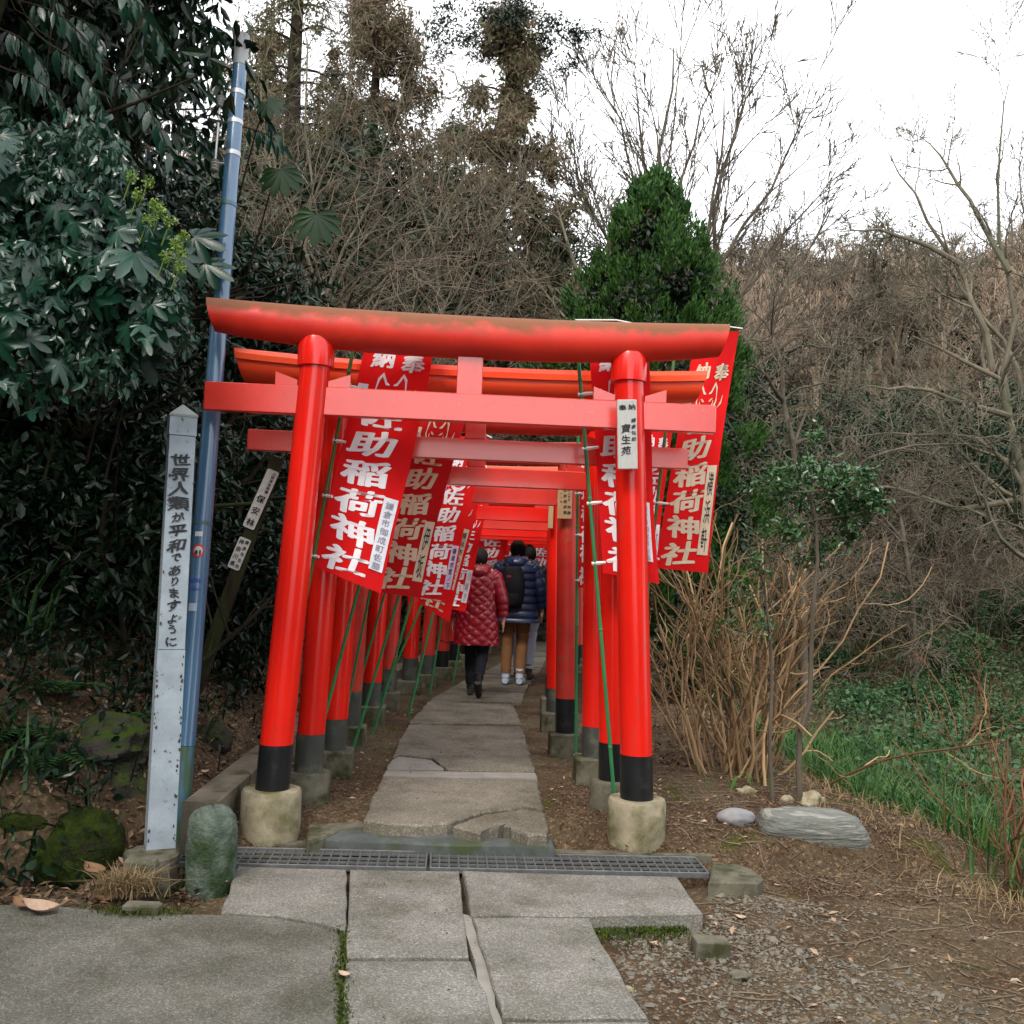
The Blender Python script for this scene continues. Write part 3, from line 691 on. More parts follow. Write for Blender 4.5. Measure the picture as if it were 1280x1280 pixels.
banner([(582, 610), (616, 612), (580, 765), (548, 758)], 10.0, 'red shrine banner beside the left sleeve of the red coat, partly covered', ((580, 604), (522, 848)), ph=3.1, tagtxt='川崎市')
banner([(606, 628), (642, 628), (622, 760), (588, 758)], 12.9, 'small red shrine banner right behind the head of the red coated walker', ((604, 622), (570, 832)), ph=1.1, tagtxt='逗子市')
banner([(640, 640), (668, 640), (650, 752), (624, 750)], 14.0, 'small red shrine banner between the heads of the two leading walkers', ((637, 634), (603, 822)), ph=2.7, tagtxt='葉山町')
banner([(665, 650), (690, 652), (688, 758), (664, 756)], 15.0, 'small dim red banner right of the navy hood, deep in the tunnel', ((694, 646), (690, 812)), ph=.9, tagtxt='藤沢市')
# right side
banner([(735, 405), (806, 408), (826, 730), (754, 716)], 6.16, 'red shrine banner half hidden behind the front right post', ((719, 400), (766, 974)), ph=.7, amp=.026, tag_at=(.66, .69, .92))
banner([(868, 425), (923, 412), (884, 716), (818, 710)], 6.85, 'red shrine banner with cream characters, outermost on the right', ((846, 418), (790, 900)), ink=CREAM, tagtxt='横浜軒', tagm=CREAM, ph=2.0, amp=.03,
       poleM=GREENPOLE_O, tag_at=(.70, .56, .93))
banner([(728, 500), (762, 502), (742, 735), (722, 735)], 7.75, 'red banner seen edge on between the second and fourth right posts', ((723, 490), (720, 905)), ph=.3, tagtxt='大船', amp=.02)
banner([(800, 520), (840, 520), (822, 725), (796, 725)], 7.6, 'red banner showing between the front right post and outermost banner', ((826, 500), (800, 880)), ph=1.3, tagtxt='大船')

# loose green poles leaning in the left row
for i, (a, b, d, lb) in enumerate([((462, 742), (430, 905), 7.9, 'thin'), ((480, 745), (445, 870), 8.7, 'dull'), ((556, 755), (540, 850), 11.5, 'short'), ((530, 750), (478, 868), 9.9, 'dark')]):
    A, B = P(*a, d), P(*b, d); A = A + (A - B) * .9
    B = B + (B - A).normalized() * max(0, (B.z - Z(B.x, B.y)))
    k = np.linspace(0, 1, 5)[:, None]
    t = tag(link('banner_pole', tubes(MB(), np.array(A) + (np.array(B) - np.array(A)) * k, np.full(5, .0105), 8, True), GREENPOLE),
            [
             'bright green banner pole leaning behind the third left post', 'green banner pole leaning just behind the fourth left post', 'short green pole among the far left posts',
             'dark green pole leaning beside the sixth left post'][i], 'pole', 'bare green poles in the left row')
# ---------------- posts and signs on the left ----------------
def post_sign():
    base = G(190, 1062, .12); top = P(219, 520, base.y)
    t = thing('peace_post', 'white square wooden post with black brush writing, beside the blue pole', 'post', base, world=True)
    b = np.array(base); a = np.array(top); d = (a - b); L = np.linalg.norm(d); d /= L
    yaw = rad(24); ux = np.array([math.cos(yaw), math.sin(yaw), 0]); ux = ux - d * ux.dot(d); ux /= np.linalg.norm(ux); uy = np.cross(d, ux)
    w = .128; c = b + ux * w * .1 + np.array([0, .07, 0])
    def ring(s, ww): return [c + d * s + ux * ww / 2 * i + uy * ww / 2 * j for i, j in ((-1, -1), (1, -1), (1, 1), (-1, 1))]
    def seg(nm, s0, s1, w0, w1, m):
        return link(nm, loft(MB(), np.array([ring(s0, w0), ring(s1, w1)])), m, t)
    seg('lower_section', 0, L * .455, w * 1.06, w * 1.03, POST)
    seg('upper_section', L * .455 + .003, L * .955, w, w * .97, POST)
    seg('cap', L * .955 + .003, L, w * 1.03, w * 1.03, POST)
    link('pyramid_top', loft(MB(), np.array([ring(L + .001, w * 1.08), ring(L + .012, w * 1.08), ring(L + .07, .004)])), mat('grey_cap', (.24, .26, .25), rough=.7), t)
    # painted side board
    o = c + ux * (w / 2 + .0035)
    sb = MB(); e = .004
    sb.add([o + uy * (-w / 2 * .9) + d * .02, o + uy * (w / 2 * .9) + d * .02, o + uy * (w / 2 * .9) + d * L * .94, o + uy * (-w / 2 * .9) + d * L * .94], [(0, 1, 2, 3)])
    link('side_face', sb, POST_P, t)
    of = c - uy * (w / 2 + .003) - ux * w / 2 + d * L * .93
    s = '世界人類が平和でありますように'
    sz = [.78, .78, .8, .85, .5, .75, .75, .42, .55, .42, .5, .6, .45, .42, .5]
    items = []; v = .03
    for ch, k in zip(s, sz):
        hh = .082 * (k ** .5); items.append((ch, .5 - .06 * (len(items) > 8) * 0, v + hh / 2, k, hh * 1.0)); v += hh * 1.0 + .003
    k = (1.06 * 1.0) / v
    items = [(a0, u, v0, sw, sh * .95) for a0, u, v0, sw, sh in items]
    LL = L * .47
    link('lettering', text(MB(), [(a0, u, v0 / v, sw, sh / v) for a0, u, v0, sw, sh in items], plane_map(of, ux * w * .96, -d * LL), .035, .09), INK, t)
    os_ = o + ux * .002 + uy * (-w / 2 * .8) + d * L * .92
    en = 'MAYPEACEPREVAILONEARTH'
    gaps = {3: 1, 8: 1, 15: 1, 17: 1}; it = []; vv = .02
    for k_, ch in enumerate(en):
        if k_ in gaps: vv += .03
        it.append((ch, .5, vv, .75, .05, 1)); vv += .036
    link('side_lettering', text(MB(), it, plane_map(os_, uy * w * .8, -d * L * .5), .02), mat('faded_red_ink', (.3, .14, .15), rough=.7), t)
    # chipped paint along the arris
    ch = MB(); r_ = np.random.default_rng(5)
    for k_ in range(46):
        s_ = r_.uniform(.03, L * .43) if k_ < 36 else r_.uniform(.5, L * .9); side = 1 if k_ % 3 else -1
        p = c - uy * (w / 2 * 1.06 + .0015) + ux * side * (w / 2 - r_.uniform(0, .012)) + d * s_
        n = 7; aa = np.linspace(0, 6.28, n, endpoint=False); rr_ = r_.uniform(.003, .009) * r_.uniform(.6, 1.3, n)
        ch.add(np.array([p + ux * math.cos(q) * x_ * .7 + d * math.sin(q) * x_ * 1.3 for q, x_ in zip(aa, rr_)]), [tuple(range(n))])
    link('chipped_paint', ch, mat('bare_wood', (.06, .05, .04), rough=.9), t, kind='stuff')
post_sign()
tag(link('footing_block', prism([(G(a, b, .12).x, G(a, b, .12).y) for a, b in [(158, 1062), (185, 1052), (222, 1054), (224, 1066), (190, 1078), (160, 1074)]], -.15, .12, .015, .006, rg, .05), CONC_D),
    'rough concrete footing block at the foot of the white post', 'concrete block')

def blue_pole():
    b = np.array(G(222, 1036, .08)); a = np.array(P(303, 45, 6.35)); d = a - b; L = np.linalg.norm(d); d /= L
    t = thing('utility_pole', 'leaning blue coated steel pole with white bands near its top', 'pole', Vector(b), world=True)
    def seg(nm, s0, s1, r0, r1, m, S=28, par=None):
        k = np.linspace(s0, s1, 6)[:, None]
        return smooth(link(nm, tubes(MB(), b + d * k * L, np.linspace(r0, r1, 6), S, True), m, par or t))
    R0, R1 = .06, .043
    rr = lambda s: R0 + (R1 - R0) * s
    seg('lower_tube', -.04, .09, rr(0), rr(.09), BLUE_B)
    seg('tube', .0905, .975, rr(.09), rr(.975), BLUE)
    seg('grey_cap', .955, 1.0, rr(1) + .003, rr(1) + .003, mat('grey_plastic_cap', (.3, .32, .32), rough=.5))
    for s in (.912, .87, .825):
        seg('steel_band', s, s + .006, rr(s) + .003, rr(s) + .003, STEEL)
    seg('joint_ring', .755, .76, rr(.76) + .004, rr(.76) + .004, BLUE_B)
    seg('joint_ring', .345, .349, rr(.35) + .003, rr(.35) + .003, BLUE_B)
    side = np.array([-1, -.15, 0]); 
    # insulator rack on the left of the pole
    rk = MB(); p0 = b + d * L * .9 + side * .1; p1 = b + d * L * .81 + side * .1
    tubes(rk, np.array([p0 + d * .02, p1 - d * .02]), np.array([.008, .008]), 8, True)
    for s in (.905, .815):
        p = b + d * L * s; tubes(rk, np.array([p + side * .04, p + side * .1]), np.array([.006, .006]), 6, True)
    rko = link('insulator_rack', rk, STEEL, t)
    for p in (p0, p1):
        m = MB()
        ks = np.linspace(-.035, .035, 15); tubes(m, p + d * ks[:, None], .018 + .011 * np.abs(np.sin(np.arange(15) * math.pi / 4)), 16, True)
        smooth(link('insulator', m, mat('grey_porcelain', (.33, .33, .31), rough=.25), rko), 30)
    # stickers wrapped on the front of the tube
    def sticker(nm, s, half, hh, m, ex=.0025, sh='box', a0=0):
        n = 13; aa = np.linspace(-half, half, n) + a0; f = np.array([0, -1, 0.]); f = f - d * f.dot(d); f /= np.linalg.norm(f); rt = np.cross(f, d) * -1
        r = rr(s) + ex
        vs = []
        for q in aa:
            e = hh if sh == 'box' else hh * math.sqrt(max(0, 1 - ((q - a0) / half) ** 2)) + 1e-4
            for j in (-1, 1): vs.append(b + d * (L * s + j * e) + (f * math.cos(q) + rt * math.sin(q)) * r)
        m_ = MB(); m_.add(np.array(vs), [(2 * i, 2 * i + 2, 2 * i + 3, 2 * i + 1) for i in range(n - 1)])
        return link(nm, m_, m, t)
    sticker('round_sticker', .313, .62, .04, REDST, sh='o', a0=.1)
    sticker('sticker_centre', .313, .42, .026, SIGNW, .0035, 'o', .1)
    sticker('sticker_mark', .311, .16, .014, INK, .0045, 'o', -.08)
    sticker('sticker_mark', .311, .1, .014, INK, .0045, 'o', .27)
    sticker('white_label', .333, .4, .014, SIGNW)
    sticker('blue_label', .278, .62, .010, BLUEST); sticker('blue_label', .268, .6, .006, BLUEST, a0=.05)
    sticker('white_tag', .247, .4, .022, mat('pale_blue_tag', (.35, .42, .5), rough=.5))
blue_pole()

def boundary_sign():
    a = np.array(P(344, 580, 6.9)); b0 = np.array(P(300, 705, 6.9)); d = a - b0; d /= np.linalg.norm(d)
    b = b0 - d * .9
    t = thing('forest_sign', 'dark leaning post with two narrow white plates lettered in black, among the shrubs', 'sign', Vector(b), world=True)
    ux = np.array([d[2], 0, -d[0]]); uy = np.cross(d, ux)
    def bx(s0, s1, w_, y0, y1): return [b + d * s + ux * w_ * i + uy * 0 + np.array([0, y, 0]) for s in (s0, s1) for i, y in ((-1, y0), (1, y0), (1, y1), (-1, y1))]
    L = np.linalg.norm(a - b) + .05
    link('post', loft(MB(), np.array(bx(0, L, .042, -.02, .03)).reshape(2, 4, 3)), BARKD, t)
    def plate(pa, pb, items):
        A = np.array(P(*pa, 6.87)); B = np.array(P(*pb, 6.87)); dd = B - A; l = np.linalg.norm(dd); dd /= l; w_ = .082
        vx = np.array([-dd[2], 0, dd[0]])
        n = 6; out = []
        for cx, cv, a0 in ((w_ / 2 - .012, l - .012, 0), (-w_ / 2 + .012, l - .012, 90), (-w_ / 2 + .012, .012, 180), (w_ / 2 - .012, .012, 270)):
            for k in range(n):
                q = rad(a0 + 90 * k / (n - 1)); out.append(A + vx * (cx + .012 * math.cos(q)) + dd * (cv + .012 * math.sin(q)))
        out = np.array(out); y = np.array([0, .006, 0])
        o = link('plate', loft(MB(), np.array([out + y, out])), SIGNW, t)
        link('lettering', text(MB(), items, plane_map(A - vx * w_ / 2 - y * .4, vx * w_, dd * l), .03), INK, o)
    plate((342, 588), (310, 660), col('土砂流出防備', .68, .05, .36, .3, .05) + col('保安林', .5, .5, .9, .68, .13))
    plate((307, 673), (291, 711), col('神奈川県', .3, .14, .85, .42, .17) + col('鎌倉市佐助', .75, .1, .88, .3, .13))
boundary_sign()

# ---------------- stones ----------------
rr_ = np.random.default_rng(11)
def stone(name, label, cat, loc, dims, m, rz=0, rx=0, rough=.12, flat=0, n=44, mm=30, group=None):
    o = tag(smooth(link(name, rock(rr_, *dims, n, mm, rough, flat), m), 60), label, cat, group); o.location = loc; o.rotation_euler = (rx, 0, rz); return o
sp = G(251, 1114, -.03)
st = MB(); prof = [(.11, -.05), (.12, .03), (.122, .15), (.117, .27), (.108, .32), (.085, .35), (.045, .368), (.01, .371)]
a = np.linspace(0, 2 * np.pi, 26, endpoint=False)
loft(st, [[(sp.x + .005 + r * math.cos(q) * (1 + .04 * math.sin(3 * q + z * 8) + .02 * math.sin(7 * q + z * 20)), sp.y + .12 + r * math.sin(q) * (1 + .03 * math.sin(2 * q + 1)), sp.z + z + .008 * math.sin(2 * q)) for q in a] for r, z in prof])
tag(smooth(link('stone_bollard', st, STONE), 70), 'squat rounded grey green stone bollard in front of the drain grate', 'stone bollard')
stone('mossy_boulder', 'low bright green mossy boulder beside the road edge at far left', 'boulder', GT(78, 1100) + Vector((0, .12, .1)), (.24, .2, .19), ROCKM, rough=.08)
stone('mossy_boulder', 'dark green mossy boulder cut by the left frame edge, above dry leaves', 'boulder', G(10, 1088, 0) + Vector((-.05, .2, .12)), (.26, .2, .19), ROCKM, .4, rough=.08)
stone('boulder', 'dark rounded boulder with a mossy crown left of the white post', 'boulder', G(120, 1056, .0) + Vector((0, .25, .17)), (.23, .2, .26), ROCKD, .3, rough=.07)
stone('mossy_boulder', 'mossy boulder behind, left of the dark rounded boulder', 'boulder', G(48, 1040, .05) + Vector((0, .25, .17)), (.17, .15, .17), ROCKD, .8, rough=.13)
stone('boulder', 'mossy dark boulder half buried in the bank behind the white post', 'boulder', GT(130, 935), (.24, .2, .16), ROCKD, .3, rough=.13)
stone('boulder', 'small dark boulder in the leaf litter just right of the blue pole', 'boulder', GT(262, 925), (.13, .12, .13), ROCKD, .1, rough=.1)
stone('river_stone', 'smooth oval grey stone right of the front right plinth', 'stone', GT(922, 1030) + Vector((0, .03, .025)), (.115, .08, .065), ROCKG, rough=.05)
q = GT(1020, 1046)
stone('slate_rock', 'large flat layered grey slate rock on the brown ground', 'rock', q + Vector((0, .08, .02)), (.3, .15, .11), ROCKS, -.12, .12, rough=.1, flat=.25, n=30, mm=20)
stone('pale_rock', 'small pale angular rock at the foot of the straw coloured cane shrub', 'rock', GT(935, 992), (.08, .06, .05), CONC, rough=.14)
stone('pale_rock', 'small pale rock between the two thin tree trunks', 'rock', GT(985, 1003), (.07, .06, .045), CONC, .5, rough=.14)
stone('pale_rock', 'pale green rock just right of the thin tree trunk', 'rock', GT(1018, 1006) + Vector((0, .05, 0)), (.12, .08, .06), CONC, .5, rough=.14)
stone('angular_rock', 'dark angular rock on the gravel near the bottom of the slab', 'rock', GT(928, 1226), (.055, .04, .035), CONC_D, .5, rough=.2)
stone('angular_rock', 'pale flat chip of rock on the brown ground at lower right', 'rock', GT(1180, 1208), (.05, .035, .018), CONC, .5, rough=.2)
stone('angular_rock', 'small pale stone beside the right soil edge, below the kerb end block', 'rock', GT(770, 1240) + Vector((.05, 0, 0)), (.03, .03, .02), CONC, .5, rough=.2)

def scatter_stones(name, rng, XY, size, m):
    N = len(XY); o = np.array([(1, 0, 0), (0, 1, 0), (-1, 0, 0), (0, -1, 0), (0, 0, 1), (0, 0, -1)], float)
    f = np.array([(0, 1, 4), (1, 2, 4), (2, 3, 4), (3, 0, 4), (1, 0, 5), (2, 1, 5), (3, 2, 5), (0, 3, 5)])
    s = size * rng.lognormal(0, .45, (N, 1, 1)) * rng.uniform(.5, 1.2, (N, 1, 3)) * np.array([1, 1, .6])
    v = o[None] * s + rng.normal(0, .18, (N, 6, 3)) * s
    th = rng.uniform(0, 6.28, N); c, s_ = np.cos(th), np.sin(th)
    x = v[..., 0] * c[:, None] - v[..., 1] * s_[:, None]; y = v[..., 0] * s_[:, None] + v[..., 1] * c[:, None]
    z = zg(XY[:, 0], XY[:, 1])
    v = np.stack([x + XY[:, :1], y + XY[:, 1:], v[..., 2] + z[:, None] + size * .2], -1)
    return link(name, MB().add(v.reshape(-1, 3), (np.arange(N)[:, None, None] * 6 + f[None]).reshape(-1, 3)), m, kind='stuff')
def in_paving(x, y):
    """rough footprint of slabs and path, kept free of gravel and most litter"""
    a = (y < 5.45) & (x < np.interp(y, [3.4, 4.75, 4.8, 5.4], [.5, .45, .95, 1.1])) & (x > -1.4)
    a |= (y < 4.68) & (x < .5)
    pcx = np.interp(y, [5.5, 6.4, 7.5, 9, 11, 13, 17, 21], [-.27, -.27, -.2, -.1, .0, .15, .45, .65])
    hw = np.interp(y, [5.5, 6.4, 7.5, 9, 11, 21], [.6, .55, .52, .45, .42, .45])
    return a | ((y > 5.5) & (np.abs(x - pcx) < hw))
def region(rng, n, x0, x1, y0, y1, keep=None):
    x = rng.uniform(x0, x1, n); y = rng.uniform(y0, y1, n) ; k = ~in_paving(x, y)
    if keep is not None: k &= keep(x, y, rng.uniform(0, 1, n))
    return np.c_[x, y][k]
g = np.random.default_rng(21)
gr = region(g, 44000, .4, 3.0, 3.2, 5.3, lambda x, y, u: u < np.exp(-((x - 1.0) / .6) ** 2) * (.6 + .5 * wav(x, y, 4)))
tag(scatter_stones('gravel', g, gr, .0075, GRAVEL), 'fine grey gravel on the brown soil right of the slabs', 'gravel', kind='stuff')

# ---------------- leaves, grass, litter ----------------
def leafquads(rng, Cn, L, W, bias=(0, 0, .6), droop=0, fold=.15, axis=None, jit=.35, seg=1):
    N = len(Cn); Lr = L * rng.uniform(1 - jit, 1 + jit, (N, 1)); Wr = W * rng.uniform(1 - jit, 1 + jit, (N, 1))
    n = nrm(rng.normal(0, 1, (N, 3)) * .8 + np.array(bias)); a = nrm(np.cross(n, rng.normal(0, 1, (N, 3)))) if axis is None else nrm(np.asarray(axis) + rng.normal(0, .3, (N, 3)))
    if droop: a = nrm(a + np.array([0, 0, -droop]))
    n = nrm(n - a * np.sum(a * n, 1, keepdims=True)); b = np.cross(n, a)
    if seg == 1:
        m = Cn + a * Lr * .45 - n * Wr * fold
        V = np.stack([Cn, m + b * Wr / 2 + n * Wr * fold * 2, Cn + a * Lr, m - b * Wr / 2 + n * Wr * fold * 2], 1)
        f = np.array([(0, 1, 2), (0, 2, 3)])
    else:
        p1 = Cn + a * Lr * .33; p2 = Cn + a * Lr * .7 - n * Lr * .05; tip = Cn + a * Lr - n * Lr * .15
        V = np.stack([Cn, p1 + b * Wr * .5 + n * Wr * fold, p2 + b * Wr * .4 + n * Wr * fold, tip, p2 - b * Wr * .4 + n * Wr * fold, p1 - b * Wr * .5 + n * Wr * fold], 1)
        V = np.concatenate([V, (p1 - n * Wr * fold * .5)[:, None], (p2 - n * Wr * fold * .5)[:, None]], 1)
        f = np.array([(0, 1, 6), (1, 2, 7), (1, 7, 6), (2, 3, 7), (0, 6, 5), (6, 7, 4), (6, 4, 5), (7, 3, 4)])
    k = V.shape[1]
    return V.reshape(-1, 3), (np.arange(N)[:, None, None] * k + f[None]).reshape(-1, 3)
def clumpy(rng, n, centers, radii, shell=.5):
    i = rng.integers(0, len(centers), n); d = nrm(rng.normal(0, 1, (n, 3)))
    r = rng.uniform(0, 1, (n, 1)) ** shell
    rd = np.asarray(radii, float); rd = rd[:, None] if rd.ndim == 1 else rd
    return centers[i] + d * r * rd[i]
def blades(rng, XY, h, w_, lean=.5, z=None, bend=.6):
    N = len(XY); z = zg(XY[:, 0], XY[:, 1]) if z is None else z
    b = np.c_[XY, z]; th = rng.uniform(0, 6.28, N); dr = np.c_[np.cos(th), np.sin(th), np.zeros(N)]; sd = np.c_[-np.sin(th), np.cos(th), np.zeros(N)]
    hh = h * rng.uniform(.5, 1.3, (N, 1)); l = lean * rng.uniform(.2, 1.3, (N, 1)); up = np.array([0, 0, 1.])
    p1 = b + up * hh * .5 + dr * hh * l * .25; p2 = b + up * hh * (1 - bend * .4 * l) + dr * hh * l; ww = w_ * rng.uniform(.6, 1.3, (N, 1))
    V = np.stack([b - sd * ww / 2, b + sd * ww / 2, p1 + sd * ww / 2, p1 - sd * ww / 2, p2], 1)
    f3 = np.array([(3, 2, 4)]); f4 = np.array([(0, 1, 2, 3)]); o = np.arange(N)[:, None, None] * 5
    return V.reshape(-1, 3), [(o + f4[None]).reshape(-1, 4), (o + f3[None]).reshape(-1, 3)]
def litter(name, rng, XY, L, m, label, lift=.008):
    z = zg(XY[:, 0], XY[:, 1])[:, None] + rng.uniform(0, lift * 2, (len(XY), 1))
    v, f = leafquads(rng, np.c_[XY, z], L, L * .45, bias=(0, 0, 2.2), fold=.25)
    return tag(link(name, MB().add(v, f), m, kind='stuff'), label, 'leaf litter', kind='stuff')
lt = np.concatenate([region(g, 17000, .6, 3.4, 3.2, 8.5, lambda x, y, u: u < .25 + .5 * ss(1.3, 2.2, x) + .2 * wav(x, y, 3)),
                     region(g, 5000, -1.6, 1.3, 5.6, 12)])
lt = np.concatenate([lt, region(g, 16000, -1.5, 2.9, 5.35, 7.2)])
litter('leaf_litter', g, lt, .019, LITTER, 'brown dead leaves and bark bits covering the ground right of the path')
lt = region(g, 26000, -5.5, -1.4, 4.75, 13, lambda x, y, u: u < .9 - .08 * (y - 5))
litter('leaf_litter', g, lt, .055, LITTER, 'thick brown leaf litter on the steep left bank', .02)
lt = region(g, 16000, 1.0, 6, 8, 20)
litter('leaf_litter', g, lt, .06, LITTER, 'brown leaf litter on the ground beyond the cane shrub', .01)
lt = np.concatenate([region(g, 500, .7, 3.2, 3.2, 7.5, lambda x, y, u: u < .5), region(g, 260, -1.5, 1.2, 5.7, 11), region(g, 700, -5, -1.4, 4.8, 8.5)])
litter('leaf_litter', g, lt, .045, LITTERL, 'scattered pale curled dead leaves', .012)
# a few bits blown onto the slabs and the path
k_ = 420; XY = np.c_[g.uniform(-2.6, .9, k_), g.uniform(3.3, 5.2, k_)]; XY = XY[in_paving(XY[:, 0], XY[:, 1])]
v, f = leafquads(g, np.c_[XY, np.full(len(XY), .012)], .016, .006, bias=(0, 0, 2.5), fold=.2); m_ = MB().add(v, f)
XY = np.c_[g.uniform(-.8, .9, 500), g.uniform(6.2, 18, 500)]; XY = XY[in_paving(XY[:, 0], XY[:, 1])]
v, f = leafquads(g, np.c_[XY, np.full(len(XY), ZP + .012)], .028, .012, bias=(0, 0, 2.5), fold=.2); m_.add(v, f)
tag(link('leaf_litter', m_, LITTER), 'sparse bits of dead leaf blown onto the slabs and path', 'leaf litter', kind='stuff')
# twigs lying on the soil
N = 900; XY = region(g, N, .7, 3.3, 3.3, 8); n_ = len(XY); th = g.uniform(0, 6.28, n_); L_ = g.uniform(.04, .22, n_)
k = np.linspace(-.5, .5, 5); x = XY[:, :1] + np.cos(th)[:, None] * L_[:, None] * k + g.normal(0, .004, (n_, 5)); y = XY[:, 1:] + np.sin(th)[:, None] * L_[:, None] * k + g.normal(0, .004, (n_, 5))
tag(link('fallen_twigs', tubes(MB(), np.stack([x, y, zg(x, y) + .008], -1), np.tile(np.array([.0025, .003, .0028, .0022, .001]), (n_, 1)), 4), TWIGL), 'small pale fallen twigs on the soil at lower right', 'twigs', kind='stuff')

# single fallen leaves one can point at
def dead_leaf(px, py, s, rz, m, label, z=None):
    n = 9; t = np.linspace(0, 1, n); wd = .38 * np.sin(t * math.pi) ** .8 * (1 - .25 * t) * s; cz = .12 * s * (2 * t - 1) ** 2
    V = np.zeros((n, 5, 3))
    for j, q in enumerate((-1, -.5, 0, .5, 1)): V[:, j] = np.c_[t * s - s / 2, wd * q, cz + abs(q) ** 2 * .12 * s + .01 * s * np.sin(t * 9 + q * 3)]
    o = tag(smooth(link('fallen_leaf', grid(MB(), V), m)), label, 'leaf', 'single fallen leaves'); p = GT(px, py) if z is None else G(px, py, z)
    o.location = p + Vector((0, 0, .01)); o.rotation_euler = (.1, .15, rz)
PALE = mat('pale_tan_leaf', (.5, .36, .27), (.4, .27, .18), 30, .7, bump=.4, bscale=60, trans=.1)
TANL = mat('brown_curled_leaf', (.26, .15, .08), (.18, .1, .06), 30, .8, bump=.4, bscale=60)
dead_leaf(819, 1185, .075, 1.1, PALE, 'pale pinkish fallen leaf on the moss by the slab corner')
dead_leaf(925, 1150, .06, .1, PALE, 'pale fallen leaf lying right of the concrete chunk')
dead_leaf(973, 1110, .05, 2.3, PALE, 'pale upright fallen leaf right of the grate end block')
dead_leaf(130, 1128, .12, .3, TANL, 'curled brown leaf near the dry grass tuft')
dead_leaf(118, 1092, .13, -.4, TANL, 'large curled brown leaf against the mossy boulder', .05)
dead_leaf(50, 1140, .16, .1, PALE, 'long straw coloured husk on the road edge at left', .0)
dead_leaf(30, 1135, .12, -.2, TANL, 'short brown husk beside the straw one on the road', .0)
dead_leaf(430, 1222, .05, -.1, PALE, 'tiny pale leaf in the mossy joint left of the slabs', .0)
dead_leaf(252, 968, .1, .9, PALE, 'pale leaf standing on the litter behind the kerb')
# moss in joints and corners
mo = np.concatenate([np.array([[q.x, q.y] for q in (G(737 + t * 118 + g.normal(0, 6), 1150 + abs(g.normal(0, 9)) + 4, -.05) for t in g.uniform(0, 1, 1500))]),
                     np.array([[q.x, q.y] for q in (G(427 + g.normal(0, 5) + 3 * math.sin(t * 9), 1165 + t * 130, -.03) for t in g.uniform(0, 1, 800))]),
                     np.array([[q.x, q.y] for q in (G(175 + g.normal(0, 26), 1140 + g.normal(0, 3), 0) for t in range(500))])])
zz = np.where(mo[:, 0] > .4, -.062, np.where(mo[:, 0] > -1.2, -.012, .0))
v, f = blades(g, mo, .02, .006, .8, zz + 0 * mo[:, 0]); tag(link('moss', MB().add(v, f), MOSSM), 'olive moss in the slab joints and along the slab edge', 'moss', kind='stuff')
# dry grass tuft by the footing block
c = G(160, 1118, 0); XY = np.c_[g.normal(c.x, .06, 420), g.normal(c.y, .035, 420)]
v, f = blades(g, XY, .13, .005, 1.3, np.full(420, .0)); tag(link('dry_grass_tuft', MB().add(v, f), STRAW), 'small tuft of bleached dry grass in front of the footing block', 'grass tuft')
o = tag(link('small_paving_block', box(MB(), (0, 0, 0), (.16, .07, .05), .008), CONC_D), 'small mossy block below the dry grass tuft', 'block'); o.location = G(178, 1136, .01)
o = tag(link('yellow_scrap', rock(rr_, .03, .02, .05, 8, 6, .2), YELLOWP), 'yellow and white scrap at the left frame edge above the leaves', 'litter'); o.location = G(3, 1012, .22)
# ---------------- people ----------------
def skin_body(name, V_, E_, Rr_, m, parent):
    me = bpy.data.meshes.new(name); me.from_pydata(V_, E_, []); o = bpy.data.objects.new(name, me); C.objects.link(o)
    md = o.modifiers.new('skin', 'SKIN'); md.use_smooth_shade = True
    for i, r in enumerate(Rr_): me.skin_vertices[0].data[i].radius = (r, r) if not hasattr(r, '__len__') else r
    me.skin_vertices[0].data[0].use_root = True
    s = o.modifiers.new('sub', 'SUBSURF'); s.levels = 1; s.render_levels = 1
    bpy.context.view_layer.update()
    dg = bpy.context.evaluated_depsgraph_get(); nm = bpy.data.meshes.new_from_object(o.evaluated_get(dg)); nm.name = name
    bpy.data.objects.remove(o); nm.materials.clear()
    for p in nm.polygons: p.use_smooth = True
    return link(name, nm, m, parent)
def ringz(cx, cy, z, rx, ry, S=24, sq=1.0):
    a = np.linspace(0, 2 * np.pi, S, endpoint=False); c, s = np.cos(a), np.sin(a)
    return np.c_[cx + rx * np.sign(c) * np.abs(c) ** sq, cy + ry * np.sign(s) * np.abs(s) ** sq, np.full(S, z)]
